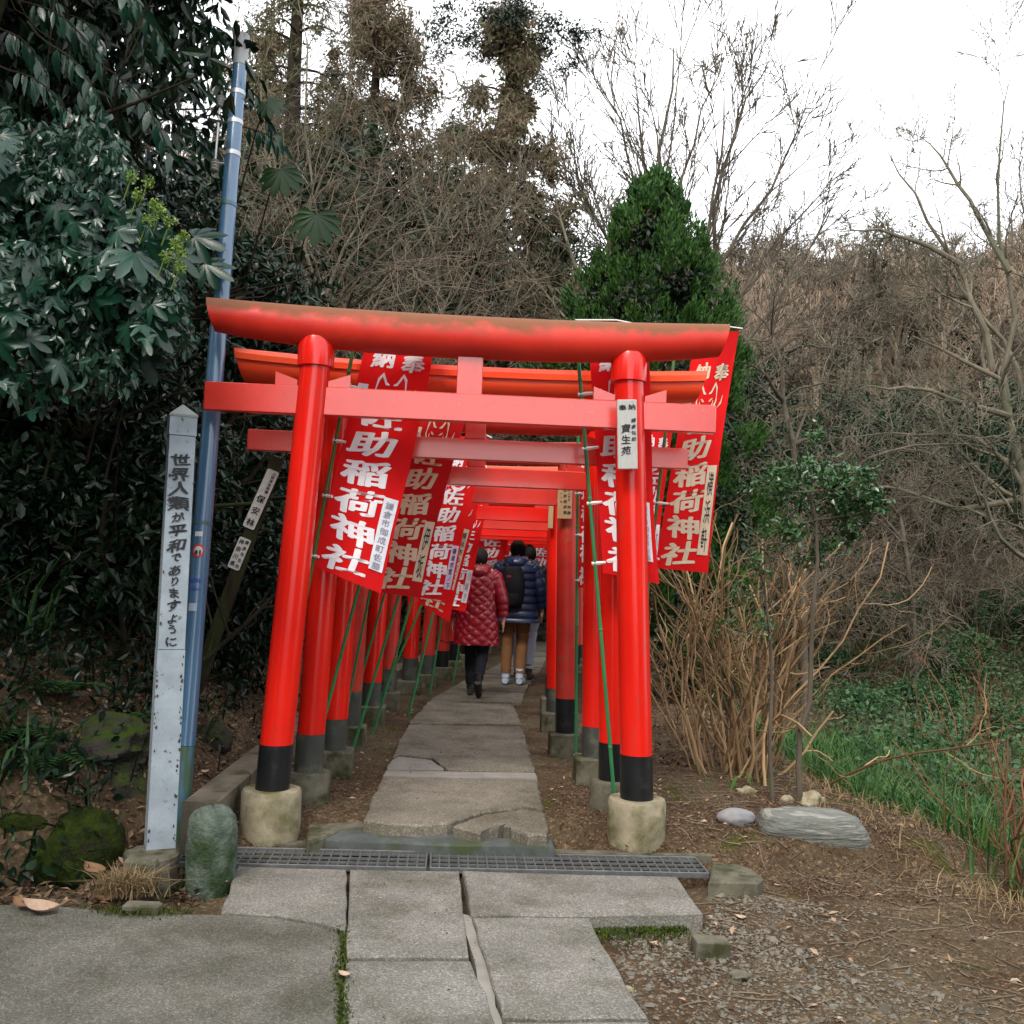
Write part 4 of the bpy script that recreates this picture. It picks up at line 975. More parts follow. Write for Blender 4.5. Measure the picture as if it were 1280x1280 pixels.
def person(label, loc, rz, h, coat, trous, shoe, legs, arms, hem, pattern, hood=True, wide=1.0, hairm=HAIR, gloves=None):
    """local frame: +Y is the walking direction, z up, 1 unit = 1 m at h = 1.63"""
    k = h / 1.63
    t = thing('person', label, 'person', loc, 'people walking up the shrine path', rz=rz); t.scale = (k, k, k)
    V_ = [(0, 0, .92), (0, .0, 1.1), (0, .0, 1.28), (0, 0, 1.4), (0, .015, 1.47), (0, .02, 1.54)]; E_ = [(0, 1), (1, 2), (2, 3), (3, 4), (4, 5)]; Rr = [.13, .12, .13, .085, .05, .075]
    def add(p, r, par): V_.append(tuple(p)); Rr.append(r); E_.append((par, len(V_) - 1)); return len(V_) - 1
    for s, (knee, ank, toe) in zip((-1, 1), legs):
        i = add((s * .09, 0, .86), .07, 0); i = add(knee, .042, i); i = add(ank, .03, i); add(toe, .032, i)
    hands = []
    for s, (elb, wr, fd) in zip((-1, 1), arms):
        i = add((s * .17, 0, 1.36), .06, 3); i = add(elb, .042, i); i = add(wr, .027, i)
        wr = np.array(wr); fd = nrm(np.array(fd, float)); palm = wr + fd * .06; i = add(palm, (.03, .016), i)
        sx = nrm(np.cross(fd, [s * 1.0, .0, 0]) + 1e-6)
        for q, ln in zip((-1.5, -.5, .5, 1.5), (.062, .072, .068, .052)):
            b0 = palm + sx * q * .016 + fd * .035; j = add(b0, .009, i); j = add(b0 + fd * ln * .55, .0085, j); add(b0 + fd * ln * .95 + np.array([-s * .012, 0, 0]), .0065, j)
        j = add(palm + sx * .032 - fd * .02, .0105, i); add(palm + sx * .048 + fd * .025, .008, j)
    skin_body('body', V_, E_, Rr, SKIN, t)
    # head with a face, turned the walking way
    hd = MB(); S, M_ = 26, 18; rings = []
    for j in range(M_):
        ph = math.pi * (j + .3) / (M_ - .4); z = 1.535 + .112 * math.cos(math.pi - ph); rr = math.sin(ph)
        a = np.linspace(0, 2 * np.pi, S, endpoint=False); x = .073 * rr * np.cos(a) * (1 - .12 * (z < 1.5)); y = .02 + .092 * rr * np.sin(a)
        nose = np.exp(-((a - np.pi / 2) / .16) ** 2) * np.exp(-((z - 1.52) / .02) ** 2) * .022
        lip = np.exp(-((a - np.pi / 2) / .3) ** 2) * np.exp(-((z - 1.478) / .008) ** 2) * .006
        rings.append(np.c_[x, y + nose + lip, np.full(S, z)])
    hh = smooth(link('head', loft(hd, rings), SKIN, t), 80)
    for s in (-1, 1):
        link('eye', rock(rr_, .009, .006, .006, 8, 6, 0), mat('eye_dark', (.02, .015, .01), rough=.2) if not bpy.data.materials.get('eye_dark') else bpy.data.materials['eye_dark'], hh, loc=(s * .028, .1, 1.54))
        link('ear', rock(rr_, .008, .018, .03, 8, 6, .05), SKIN, hh, loc=(s * .073, .018, 1.53))
    hr = MB(); rings = []
    for j in range(16):
        ph = math.pi * (j + .2) / 15.5; z = 1.56 + .105 * math.cos(math.pi - ph)
        if z < 1.475: continue
        a = np.linspace(0, 2 * np.pi, 36, endpoint=False); rr = math.sin(ph); front = np.clip(np.sin(a), 0, 1) ** 2 * (1 if z < 1.6 else .0)
        w_ = 1 + .05 * np.sin(a * 7 + z * 60) + .04 * np.sin(a * 13 + z * 90)
        rings.append(np.c_[.09 * rr * np.cos(a) * w_, .008 + .102 * rr * np.sin(a) * w_ * (1 - .35 * front), np.full(36, z) + .004 * np.sin(a * 9)])
    smooth(link('hair', loft(hr, rings), hairm, t), 80)
    # trousers: two tapered legs with folds
    for s, (knee, ank, toe) in zip((-1, 1), legs):
        kp = np.array([(s * .085, 0, .9), (s * .09, 0, .8), np.array(knee) + (0, -.0, .12), knee, np.array(knee) * .5 + np.array(ank) * .5, np.array(ank) + (0, 0, .03)], float)
        tt = np.linspace(0, 5, 34); pts = np.stack([np.interp(tt, range(6), kp[:, i]) for i in range(3)], 1)
        r = np.interp(tt, range(6), [.105, .095, .078, .068, .062, .056]) * (1 + .045 * np.sin(tt * 7.3 + s) + .03 * np.sin(tt * 13.1))
        smooth(link('trouser_leg', tubes(MB(), pts, r, 18, True), trous, t), 80)
        # shoe: foot from heel to toe
        an = np.array(ank, float); to = np.array(toe, float); d = nrm(to - an + (0, 0, .0)); hl = an - (0, .045, .05) if abs(to[2] - an[2]) < .09 else an + (0, -.05, -.01)
        pr = np.array([an + (0, 0, .05), an + (0, -.005, 0), an * .5 + to * .5 + (0, 0, -.005), to, to + d * .05]); 
        smooth(link('shoe', tubes(MB(), np.array([hl, hl * .75 + to * .25, hl * .4 + to * .6, to + d * .02, to + d * .06]), np.array([.034, .043, .045, .04, .02]), 14, True), shoe, t), 80)
        tubes_ = tubes(MB(), np.array([an + (0, 0, .09), an, an * .8 + hl * .2 - (0, 0, .015)]), np.array([.047, .046, .042]), 14, True)
        link('shoe_collar', tubes_, shoe, t)
    # coat body
    zs = np.linspace(hem, 1.43, 90); rx = np.interp(zs, [hem, .8, 1.0, 1.15, 1.3, 1.37, 1.41, 1.43], [.235, .225, .205, .2, .205, .185, .12, .085]) * wide
    ry = np.interp(zs, [hem, .9, 1.1, 1.3, 1.37, 1.41, 1.43], [.165, .155, .14, .135, .12, .09, .075]) * wide
    a = np.linspace(0, 2 * np.pi, 96, endpoint=False); rings = []
    for z, x_, y_ in zip(zs, rx, ry):
        q = a / (2 * np.pi) * 12
        if pattern == 'diamond':
            zz_ = z + .012 * np.sin(a * 4 + z * 11) + .006 * np.sin(a * 9); p1 = (q + zz_ / .11) % 1; p2 = (q - zz_ / .11) % 1; pf = np.minimum(np.abs(np.sin(p1 * np.pi)), np.abs(np.sin(p2 * np.pi))) ** .5 * .021
        elif pattern == 'baffle': pf = (abs(math.sin(z / .085 * math.pi)) ** .5 * .016) * np.ones(96)
        else: pf = .005 * np.sin(a * 5 + z * 9)
        pf = pf + .012 * np.sin(a * 3 + z * 5) * (1.43 - z)
        c_, s_ = np.cos(a), np.sin(a)
        rings.append(np.c_[(x_ + pf) * np.sign(c_) * np.abs(c_) ** .88, (y_ + pf) * np.sign(s_) * np.abs(s_) ** .88 - .01, np.full(96, z)])
    smooth(link('coat', loft(MB(), rings), coat, t), 80)
    for s, (elb, wr, fd) in zip((-1, 1), arms):
        kp = np.array([(s * .13, 0, 1.385), (s * .185, 0, 1.33), elb, np.array(wr) + (np.array(elb) - np.array(wr)) * .12], float)
        tt = np.linspace(0, 3, 60); pts = np.stack([np.interp(tt, range(4), kp[:, i]) for i in range(3)], 1)
        for _ in range(6): pts[1:-1] = (pts[:-2] + pts[1:-1] * 2 + pts[2:]) / 4
        r = np.interp(tt, range(4), [.06, .078, .064, .05]) * wide ** .5
        r = r + (np.abs(np.sin(tt * np.pi * (2.6 if pattern != 'plain' else 1.5))) ** .5 * .011 if pattern != 'plain' else .004 * np.sin(tt * 9))
        smooth(link('sleeve', tubes(MB(), pts, r, 22, True), coat, t), 80)
    if hood:
        a = np.linspace(0, 2 * np.pi, 33); pts = np.c_[.085 * np.cos(a) * 1.1, -.025 + .09 * np.sin(a), 1.43 + .02 * np.sin(a)]
        r = .04 + .022 * np.clip(-np.sin(a), 0, 1) + .004 * np.sin(a * 6)
        hm = tubes(MB(), pts, r, 14)
        # the hood's bag hanging down the back
        loft(hm, [ringz(0, -.1 - .015 * math.sin(u * 3), 1.47 - u * .15, .115 * math.sin(.5 + u * 2.2), .06 * math.sin(.4 + u * 2.3) + .005, 20) for u in np.linspace(0, 1, 12)][::-1])
        smooth(link('hood', hm, coat, t), 80)
    return t
r1 = G(593, 871, ZP)
person('person in a long dark red quilted hooded coat and black boots, seen from behind', (r1.x, r1.y, ZP), rad(-3), 1.62, COATR, TROUK, SHOEK,
       [((-.075, .12, .5), (-.06, .13, .1), (-.06, .26, .045)), ((.07, .02, .5), (.05, -.2, .2), (.055, -.13, .06))],
       [((-.265, -.03, 1.1), (-.275, .04, .86), (-.03, .1, -1)), ((.27, -.04, 1.1), (.29, -.02, .88), (.03, .1, -1))], .58, 'diamond')
r2 = G(641, 856, ZP)
p2 = person('person in a navy puffer jacket, tan trousers and pale sneakers with a black backpack', (r2.x, r2.y, ZP), rad(-6), 1.76, COATB, TROUT, SHOEW,
       [((-.085, .04, .5), (-.085, -.02, .1), (-.09, .12, .045)), ((.08, .1, .5), (.075, -.02, .1), (.09, .13, .045))],
       [((-.28, -.02, 1.1), (-.26, .12, .9), (0, .4, -1)), ((.28, -.02, 1.1), (.3, .05, .87), (0, .2, -1))], .72, 'baffle', wide=1.16)
bp = MB(); rings = [ringz(-.03, -.2, 1.36 - u * .48, .145 * (math.sin(.35 + u * 2.3) ** .4), .095 * (math.sin(.3 + u * 2.4) ** .5) * (1 + .25 * math.sin(u * 3)), 24, .7) for u in np.linspace(0, 1, 16)][::-1]
bpk = tag(smooth(link('backpack', loft(bp, rings), COATK), 80), 'black backpack with a small red label, worn over the navy jacket', 'backpack')
bpk.location = p2.location; bpk.rotation_euler = p2.rotation_euler; bpk.scale = p2.scale
link('label_patch', box(MB(), (-.06, -.302, 1.24), (.05, .006, .022), .001), REDST, bpk)
link('front_pocket', loft(MB(), [ringz(-.03, -.27, 1.1 - u * .18, .11 * (math.sin(.4 + u * 2.3) ** .4), .05 * (math.sin(.4 + u * 2.3) ** .5), 20, .7) for u in np.linspace(0, 1, 8)][::-1]), COATK, bpk)
for s in (-1, 1): link('shoulder_strap', tubes(MB(), np.array([(s * .1 - .03, -.15, 1.36), (s * .11 - .02, -.06, 1.44), (s * .12, .09, 1.38), (s * .14, .16, 1.2)]), np.array([.02, .018, .018, .016]), 8, True), COATK, bpk)
r3 = G(656, 850, ZP)
person('person in a black jacket and very pale trousers walking ahead of the navy jacket', (r3.x, r3.y + .15, ZP), rad(4), 1.72, COATK, TROUW, SHOEB,
       [((-.09, .1, .5), (-.08, .12, .1), (-.08, .26, .045)), ((.06, -.0, .5), (.04, -.08, .1), (.09, .06, .045))],
       [((-.27, -.02, 1.1), (-.28, .05, .87), (0, .1, -1)), ((.27, -.04, 1.1), (.28, .02, .86), (0, .1, -1))], .78, 'plain')

# ---------------- plants ----------------
def skel(rng, b, d, L, r, spec, K=6, wig=.25, up=.08, taper=.45, ok=None, first=None):
    if first is not None:
        b = first[0][:, 0]; d = first[0][:, -1] - b; L = np.linalg.norm(np.diff(first[0], axis=1), axis=2).sum(1)
    b = np.atleast_2d(np.array(b, float)); d = nrm(np.atleast_2d(np.array(d, float))); L = np.atleast_1d(np.array(L, float)) * np.ones(len(b)); r = np.atleast_1d(np.array(r, float)) * np.ones(len(b))
    out = []
    for li in range(len(spec) + 1):
        if li >= 3: K = 4
        pts = [b]; dd = d
        for k in range(1, K):
            dd = nrm(dd + rng.normal(0, wig * .5, dd.shape) + np.array([0, 0, up])); pts.append(pts[-1] + dd * (L / (K - 1))[:, None])
        Pn = np.stack(pts, 1)
        if li == 0 and first is not None: Pn = first[0]
        R = r[:, None] * np.linspace(1, taper if li < len(spec) else .25, K)
        if ok is not None:
            kp = ok(Pn); Pn, R, b, L, r = Pn[kp], R[kp], b[kp], L[kp], r[kp]
        out.append((Pn, R))
        if li < len(spec) and len(b):
            n, lo, hi, ratio, a0, a1 = spec[li]; idx = np.repeat(np.arange(len(b)), n); m = len(idx)
            t = rng.uniform(lo, hi, m); x = t * (K - 1); i0 = np.minimum(x.astype(int), K - 2); fr = (x - i0)[:, None]
            base = Pn[idx, i0] * (1 - fr) + Pn[idx, i0 + 1] * fr; tg = nrm(Pn[idx, i0 + 1] - Pn[idx, i0])
            pp = nrm(np.cross(tg, rng.normal(0, 1, (m, 3)))); an = np.radians(rng.uniform(a0, a1, m))[:, None]
            d = nrm(tg * np.cos(an) + pp * np.sin(an)); Ln = L[idx] * ratio * rng.uniform(.6, 1.25, m) * (1.15 - .45 * t)
            r = np.minimum(r[idx] * (1 - (1 - taper) * t) * .62, r[idx] * .8); b, L = base, Ln
    return out
def clear_of_path(p):
    """keeps branches out of the walkway between the gate posts"""
    def f(Pn):
        w_ = Pn + np.array(p); x, y, z = w_[..., 0], w_[..., 1], w_[..., 2]
        return ~((np.abs(x - pc(y)) < 1.15) & (y > 5) & (y < 22.5) & (z < 3.1)).any(1)
    return f
def skel_mesh(sk, lo=0, hi=None, sides=(10, 7, 5, 4, 3, 3), rmin=0):
    m = MB()
    for i, (p, r) in enumerate(sk[lo:hi]): tubes(m, p, np.maximum(r, rmin), sides[min(lo + i, len(sides) - 1)])
    return m
def leaves_on(rng, sk, n, L, W, lvl=-1, spread=.04, **kw):
    p = sk[lvl][0]; i = rng.integers(0, len(p), n); t = rng.uniform(.2, 1, n) * (p.shape[1] - 1); k = np.minimum(t.astype(int), p.shape[1] - 2); fr = (t - k)[:, None]
    c = p[i, k] * (1 - fr) + p[i, k + 1] * fr + rng.normal(0, spread, (n, 3))
    return leafquads(rng, c, L, W, **kw)

# far hillside: bare woods, four shapes shared by many copies
gb = np.random.default_rng(31)
def bare_mesh(h, seed, fan=(25, 55), dens=1.0, rmin=.012, vase=False):
    g = np.random.default_rng(seed)
    if vase: sk = skel(g, (0, 0, 0), (0, 0, 1), h * .22, h * .022, [(7, .5, 1, 2.6, 12, 38), (5, .2, .9, .5, 20, 45), (5, .2, 1, .5, 20, 50), (int(6 * dens), .2, 1, .55, 20, 55)], wig=.14, up=.05)
    else: sk = skel(g, (0, 0, 0), (0, 0, 1), h * .62, h * .02, [(9, .35, 1, .55, *fan), (6, .2, 1, .5, 25, 55), (6, .2, 1, .5, 25, 60), (int(6 * dens), .2, 1, .6, 25, 60)], wig=.3, up=.06)
    return sk
bares = []
for i in range(5):
    sk = bare_mesh(7, 100 + i, vase=i % 2 == 1, dens=.8)
    me = skel_mesh(sk, sides=(6, 4, 3, 3, 3), rmin=.011).mesh('bare_tree'); me.materials.append(TWIGP if i % 2 else TWIG); bares.append(me)
def crown_mesh(seed, h, rw, n, L, m, nm='crown', shape='round', cl=40, cr=.28, bias=(0, 0, .6), W=None, **kw):
    g = np.random.default_rng(seed); c = []
    while len(c) < cl:
        p = g.uniform(-1, 1, 3)
        if shape == 'round' and np.linalg.norm(p) < 1: c.append((p[0] * rw, p[1] * rw, h * .55 + p[2] * h * .42))
        elif shape == 'cone':
            z = (p[2] + 1) / 2; q = np.hypot(p[0], p[1])
            if q < 1 and g.uniform() < (1 - z) + .15 and q > .35: c.append((p[0] * rw * (1 - z) ** .8, p[1] * rw * (1 - z) ** .8, h * (.05 + .93 * z)))
    c = np.array(c); rd = g.uniform(.7, 1.3, cl) * cr * rw
    if shape == 'cone': rd = rd * (1.1 - .75 * c[:, 2] / h)
    v, f = leafquads(g, clumpy(g, n, c, rd, .45), L, W or L * .5, bias=bias, **kw); me = MB().add(v, f).mesh(nm); me.materials.append(m); return me
ev_far = [crown_mesh(200 + i, 5.5, 2.1, 9000, .16, LF_EVG, cl=34, cr=.36) for i in range(3)]
k = 0
for i in range(280):
    y = 24 + 47 * ((i * .618) % 1) ** .62; x = (gb.uniform(-.42, .62) if i % 4 == 0 else gb.uniform(.02, .56)) * y + (3 if y < 34 else 0)
    if y < 30 and x < 8: continue
    sc = gb.uniform(.85, 1.25) * (.55 + .45 * float(ss(26, 48, y)))
    o = link('bare_tree', bares[i % 5], None); o.location = (x, y, Z(x, y) - .1); o.rotation_euler = (0, 0, gb.uniform(0, 6.28)); o.scale = (sc, sc, sc * gb.uniform(.85, 1.1))
    tag(o, 'bare brown tree in the leafless wood covering the far hillside', 'tree', 'bare trees on the far hillside')
def evergreen(x, y, sc, label, group=None, me=None, sq=1):
    o = link('evergreen_tree', me or ev_far[int(gb.integers(0, 3))], None); o.location = (x, y, Z(x, y) - .6 * sc); o.rotation_euler = (0, 0, gb.uniform(0, 6.28)); o.scale = (sc, sc, sc * sq)
    tag(o, label, 'tree', group); return o
for (px, py, y, sc) in [(930, 430, 36, .8), (970, 400, 46, 1.0), (1060, 400, 50, .9), (1210, 400, 44, .8), (1270, 400, 60, 1.1), (1100, 400, 66, 1.0), (880, 400, 62, 1.2), (1150, 420, 50, .7), (700, 330, 50, 1.6), (760, 330, 58, 1.6), (1010, 395, 60, .9), (640, 400, 40, 1.5), (560, 420, 44, 1.5)]:
    p = P(px, py, y); evergreen(p.x, y, sc, 'dark green evergreen tree scattered among the bare trees on the hillside', 'evergreens on the far hillside')
# dark evergreen thicket in the middle distance on the right
for (px, y, sc) in [(915, 19, .62), (960, 22, .72), (1010, 21, .66), (1065, 24, .7), (1120, 22, .62), (1175, 24, .7), (1235, 22, .62), (1290, 24, .75), (1150, 27, .6), (1040, 28, .62), (1260, 27, .6), (940, 28, .75), (1350, 26, .7)]:
    p = P(px, 640, y); evergreen(p.x, y, sc, 'dark shaded evergreen in the thicket behind the bare shrubs at right', 'dark evergreens across the gully')
# thicket closing the view behind the gates
for (px, y, sc) in [(300, 16, .95), (380, 18, 1.05), (450, 20, 1.1), (520, 22, 1.1), (590, 24, 1.15), (660, 26, 1.15), (730, 25, 1.1), (420, 25, 1.5), (560, 29, 1.5), (690, 31, 1.4), (340, 23, 1.5), (400, 19, 1.5), (480, 23, 1.7), (350, 19, 1.3), (610, 27, 1.7), (520, 25, 1.6), (640, 22.8, .6), (700, 23.2, .6), (760, 21, .75), (560, 21.5, .7)]:
    p = P(px, 640, y); evergreen(p.x, y, sc, 'dark evergreen in the wooded valley head behind the gates', 'dark evergreens behind the gates')

# tall cedars behind the gates
def cedar(label, px, py_top, y, rw, n, mats, seed, lo=.3, droop=.8, top_dark=False, group=None, gap=0, layers=22):
    g = np.random.default_rng(seed); top = P(px, py_top, y); x = top.x; z0 = Z(x, y); h = top.z - z0
    t = thing('cedar_tree', label, 'tree', (x, y, z0), group)
    link('trunk', tubes(MB(), np.array([(0, 0, -.3), (.06, 0, h * .3), (-.05, .05, h * .6), (0, 0, h * .97)]), np.array([.26, .2, .13, .03]), 12), BARKD, t)
    br = []; cs = []; rs = []
    for i in range(layers * 4):
        u = g.uniform(lo, 1); u = min(u, .99); z = h * u; l = rw * (1.15 - u) / (1.15 - lo) * g.uniform(.55, 1.2); th = g.uniform(0, 6.28)
        if gap and g.uniform() < gap: continue
        dr = np.array([math.cos(th), math.sin(th), 0]); kk = np.linspace(0, 1, 6)[:, None]
        pts = np.array([0, 0, z]) + dr * l * kk + np.array([0, 0, 1]) * (.12 * l * np.sin(kk * 3) - .2 * l * kk ** 2 * droop); br.append(pts)
        for j in (2, 3, 4, 5):
            cs.append(pts[j] + g.normal(0, .14, 3) - [0, 0, .12]); rs.append(np.array([.2, .2, .3]) * g.uniform(.4, 1.5) * (.6 + .25 * rw))
    br = np.array(br); link('branches', tubes(MB(), br, np.tile(np.linspace(.035, .008, 6), (len(br), 1)), 4), BARKD, t)
    cs = np.array(cs); v, f = leafquads(g, clumpy(g, n, cs, np.array(rs), .6), .11, .032, bias=(0, 0, .2), droop=.9 * droop, jit=.5)
    half = len(f) // 2
    link('crown', MB().add(v, f), mats[0], t)
    if len(mats) > 1:
        v, f = leafquads(g, clumpy(g, n // 2, cs, np.array(rs) * 1.1, .6), .15, .05, bias=(0, 0, .2), droop=.9 * droop, jit=.5); link('crown_second_leaves', MB().add(v, f), mats[1], t)  # larger leaves in the second colour, mixed through the crown
    if top_dark:
        c2 = np.array([(math.cos(q) * rr, math.sin(q) * rr, h * 1.0 - .42 * rr + g.normal(0, .2)) for q, rr in zip(g.uniform(0, 6.28, 46), g.uniform(0, rw * .72, 46))])
        v, f = leafquads(g, clumpy(g, n // 5, c2, np.array([(.34, .34, .12)] * 46), .6), .1, .03, bias=(0, 0, .4)); link('dark_top', MB().add(v, f), LF_DARK, t)
    return t
cedar('tall brown cedar with a dark layered top, rising left of the fanning bare tree', 638, 22, 20, 2.5, 30000, (LF_CEDB, LF_CED), 41, .25, 1.0, True, gap=.5, layers=26)
cedar('tall olive brown cedar, second from the blue pole', 480, -90, 22, 2.9, 40000, (LF_CED, LF_CEDB), 42, .2, .9, gap=.42, layers=28)
cedar('dark cedar trunk with thin foliage just right of the blue pole', 388, -260, 18, 1.5, 9000, (LF_CED,), 43, .3, .8, gap=.2)
cedar('broad shaded cedar between the two brown ones', 560, 150, 26, 2.8, 22000, (LF_EVG, LF_CED), 44, .12, .7)
cedar('lower cedar filling the gap left of the brown one', 430, 90, 24, 2.8, 22000, (LF_EVG, LF_CEDB), 45, .1, .7)
cedar('rounded dark conifer below the brown cedar, right side', 690, 270, 24, 2.2, 22000, (LF_EVG, LF_CED), 46, .05, .6)
cedar('leaning cedar low behind the first gate', 600, 250, 18, 1.6, 16000, (LF_EVG, LF_CEDB), 47, .1, .8, gap=.1)
cedar('brown cedar at the edge of the frame top, left of the olive one', 335, 20, 21, 2.4, 10000, (LF_CEDB, LF_CED), 48, .2, .9, gap=.2)

# the bright green thuja
def thuja():
    g = np.random.default_rng(51); y = 12.5; top = P(812, 222, y); x = top.x + .06; z0 = Z(x, y); h = top.z - z0
    t = thing('thuja_tree', 'bright green conical conifer behind the right end of the front gate', 'tree', (x, y, z0))
    link('trunk', tubes(MB(), np.array([(0, 0, -.2), (0, 0, h * .5), (0, 0, h * .9)]), np.array([.12, .08, .02]), 10), BARK, t)
    def rw(u): return np.interp(u, [0, .1, .3, .5, .65, .78, .88, .95, 1.0], [1.5, 1.5, 1.48, 1.42, 1.27, 1.02, .66, .32, .04])
    cs, rs = [], []
    for i in range(520):
        u = g.uniform(.02, 1) ** .9; th = g.uniform(0, 6.28); q = rw(u) * g.uniform(.5, 1.04) * (1 + .13 * math.sin(th * 3 + u * 9)); cs.append((math.cos(th) * q, math.sin(th) * q, u * h)); rs.append(g.uniform(.07, .27) * (1.15 - .6 * u))
    cs = np.array(cs); rs = np.array(rs)[:, None] * np.array([1, 1, 1.5])
    kp = (cs[:, 0] + x - rs[:, 0] > pc(y + cs[:, 1]) + 1.15) | (cs[:, 2] + z0 > 3.3); cs, rs = cs[kp], rs[kp]
    c = clumpy(g, 62000, cs, rs, .5); ax = np.c_[c[:, 0] * .5, c[:, 1] * .5, np.full(len(c), .9)]
    v, f = leafquads(g, c, .075, .028, axis=ax, bias=(0, 0, 0)); link('crown', MB().add(v, f), LF_THU, t)
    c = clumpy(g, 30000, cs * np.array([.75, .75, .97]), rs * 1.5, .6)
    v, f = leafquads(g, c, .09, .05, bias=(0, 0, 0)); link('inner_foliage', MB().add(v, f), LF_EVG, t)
    c = clumpy(g, 5000, cs * np.array([.85, .85, .97]), rs * 1.2, .6); v, f = leafquads(g, c, .07, .02, bias=(0, 0, 0)); link('brown_sprays', MB().add(v, f), LF_CEDB, t, kind='stuff')
thuja()

# bare trees one can tell apart
def bare_tree(label, px, py, y, h, sk_fn, m_big, m_twig, seed, rz=0, rmin=.004, split=3, name='bare_tree', base=None):
    g = np.random.default_rng(seed); p = base or GT(px, py)
    if base is None: p = P(px, py, y); p.z = Z(p.x, y)
    t = thing(name, label, 'tree', p, rz=rz); sk = sk_fn(g, h)
    link('trunk', skel_mesh(sk, 0, 1, rmin=rmin), m_big, t); link('branches', skel_mesh(sk, 1, split, rmin=rmin), m_big, t)
    link('twigs', skel_mesh(sk, split, None, rmin=rmin), m_twig, t); return t, sk
def line_tree(label, Y, lines, r0, spec, m_big, m_twig, seed, rmin=.006, wig=.3, up=.03, K=9, ang_y=1.0):
    """trunk and main limbs follow the given outline at distance Y; limbs spread in depth as well"""
    g = np.random.default_rng(seed); b0 = P(*lines[0][0], Y); base = Vector((b0.x, Y, Z(b0.x, Y)))
    t = thing('bare_tree', label, 'tree', base); rows = []; rr = []
    for i, ln in enumerate(lines):
        dy = 0 if i == 0 else g.uniform(-ang_y, ang_y)
        q = np.array([P(a, b, Y + dy * k / (len(ln) - 1)) for k, (a, b) in enumerate(ln)])
        if i == 0: q[0, 2] = base.z - .2
        s = np.linspace(0, 1, len(q)); u = np.linspace(0, 1, K); p = np.stack([np.interp(u, s, q[:, c]) for c in range(3)], 1)
        p[1:-1] = (p[:-2] + 2 * p[1:-1] + p[2:]) / 4; p[1:-1] += g.normal(0, .03 * np.linalg.norm(q[-1] - q[0]) / 3, (K - 2, 3))
        rows.append(p - np.array(base)); rr.append(r0 * (1 if i == 0 else g.uniform(.42, .6)))
    first = (np.array(rows),)
    sk = skel(g, None, None, None, np.array(rr), spec, K=K, wig=wig, up=up, taper=.12, first=first)
    tr = [(sk[0][0][:1], sk[0][1][:1])]; rest = [(sk[0][0][1:], sk[0][1][1:])] + sk[1:2]
    link('trunk', skel_mesh(tr, rmin=rmin), m_big, t); link('limbs', skel_mesh(rest, sides=(8, 5), rmin=rmin), m_big, t, kind='stuff')
    link('twigs', skel_mesh(sk, 2, None, rmin=rmin), m_twig, t); return t
line_tree('tall bare tree whose long stems fan out against the sky behind the green conifer', 21,
          [[(880, 650), (876, 540), (872, 440), (850, 380), (838, 300), (830, 200), (836, 120), (842, 60)], [(872, 440), (820, 340), (790, 240), (770, 150), (745, 95)], [(860, 400), (815, 300), (805, 180), (790, 80)], [(872, 430), (860, 330), (850, 230), (875, 130), (905, 70)],
           [(872, 440), (890, 320), (900, 210), (930, 120), (962, 75)], [(876, 440), (885, 300), (905, 180), (905, 90)], [(876, 460), (905, 330), (960, 230), (1005, 165), (1012, 110)], [(876, 480), (920, 370), (985, 290), (1045, 215)],
           [(880, 500), (940, 420), (1000, 330), (1050, 235)], [(872, 440), (800, 340), (745, 280), (705, 190)], [(860, 420), (780, 330), (730, 260), (715, 150)], [(876, 520), (960, 440), (1040, 380), (1080, 300)]],
          .105, [(9, .2, 1, .3, 14, 38), (6, .15, 1, .5, 15, 42), (3, .2, 1, .6, 18, 45)], BARK, BARK, 65, rmin=.008, wig=.14, up=.04)
line_tree('large spreading bare tree at the right frame edge with long arching pale branches', 15.5,
          [[(1300, 760), (1296, 690), (1285, 620), (1262, 520), (1240, 460), (1195, 435), (1140, 420)], [(1285, 620), (1250, 560), (1190, 545), (1110, 540), (1040, 548)], [(1262, 520), (1272, 430), (1262, 340), (1240, 250), (1245, 150), (1262, 100)], [(1240, 460), (1215, 380), (1190, 310), (1140, 240), (1110, 190)],
           [(1200, 330), (1150, 300), (1085, 285), (1050, 290)], [(1262, 340), (1215, 260), (1180, 200), (1150, 170)], [(1285, 620), (1230, 640), (1160, 630), (1090, 600), (1050, 610)], [(1262, 520), (1200, 500), (1130, 480), (1060, 490)], [(1280, 500), (1250, 400), (1180, 360), (1110, 350)], [(1285, 420), (1285, 300), (1275, 200)]],
          .095, [(9, .15, 1, .36, 25, 60), (7, .15, 1, .5, 25, 60), (4, .2, 1, .55, 20, 60)], BARKL, BARKL, 66, rmin=.004, wig=.36)
line_tree('crooked bare tree with mossy bent trunk right of the outermost banner', 14,
          [[(1010, 720), (1008, 640), (988, 560), (978, 500), (985, 440), (970, 400), (930, 380)], [(985, 560), (1030, 540), (1055, 500), (1060, 465)], [(1008, 625), (1060, 590), (1110, 560), (1180, 548), (1240, 560)], [(985, 440), (1010, 430), (1060, 440)], [(978, 500), (950, 460), (905, 440)], [(1005, 600), (960, 560), (930, 520), (925, 470)]],
          .06, [(9, .15, 1, .36, 30, 70), (5, .15, 1, .5, 25, 65), (3, .2, 1, .55, 20, 60)], BARK, BARKL, 71, rmin=.005, wig=.45)
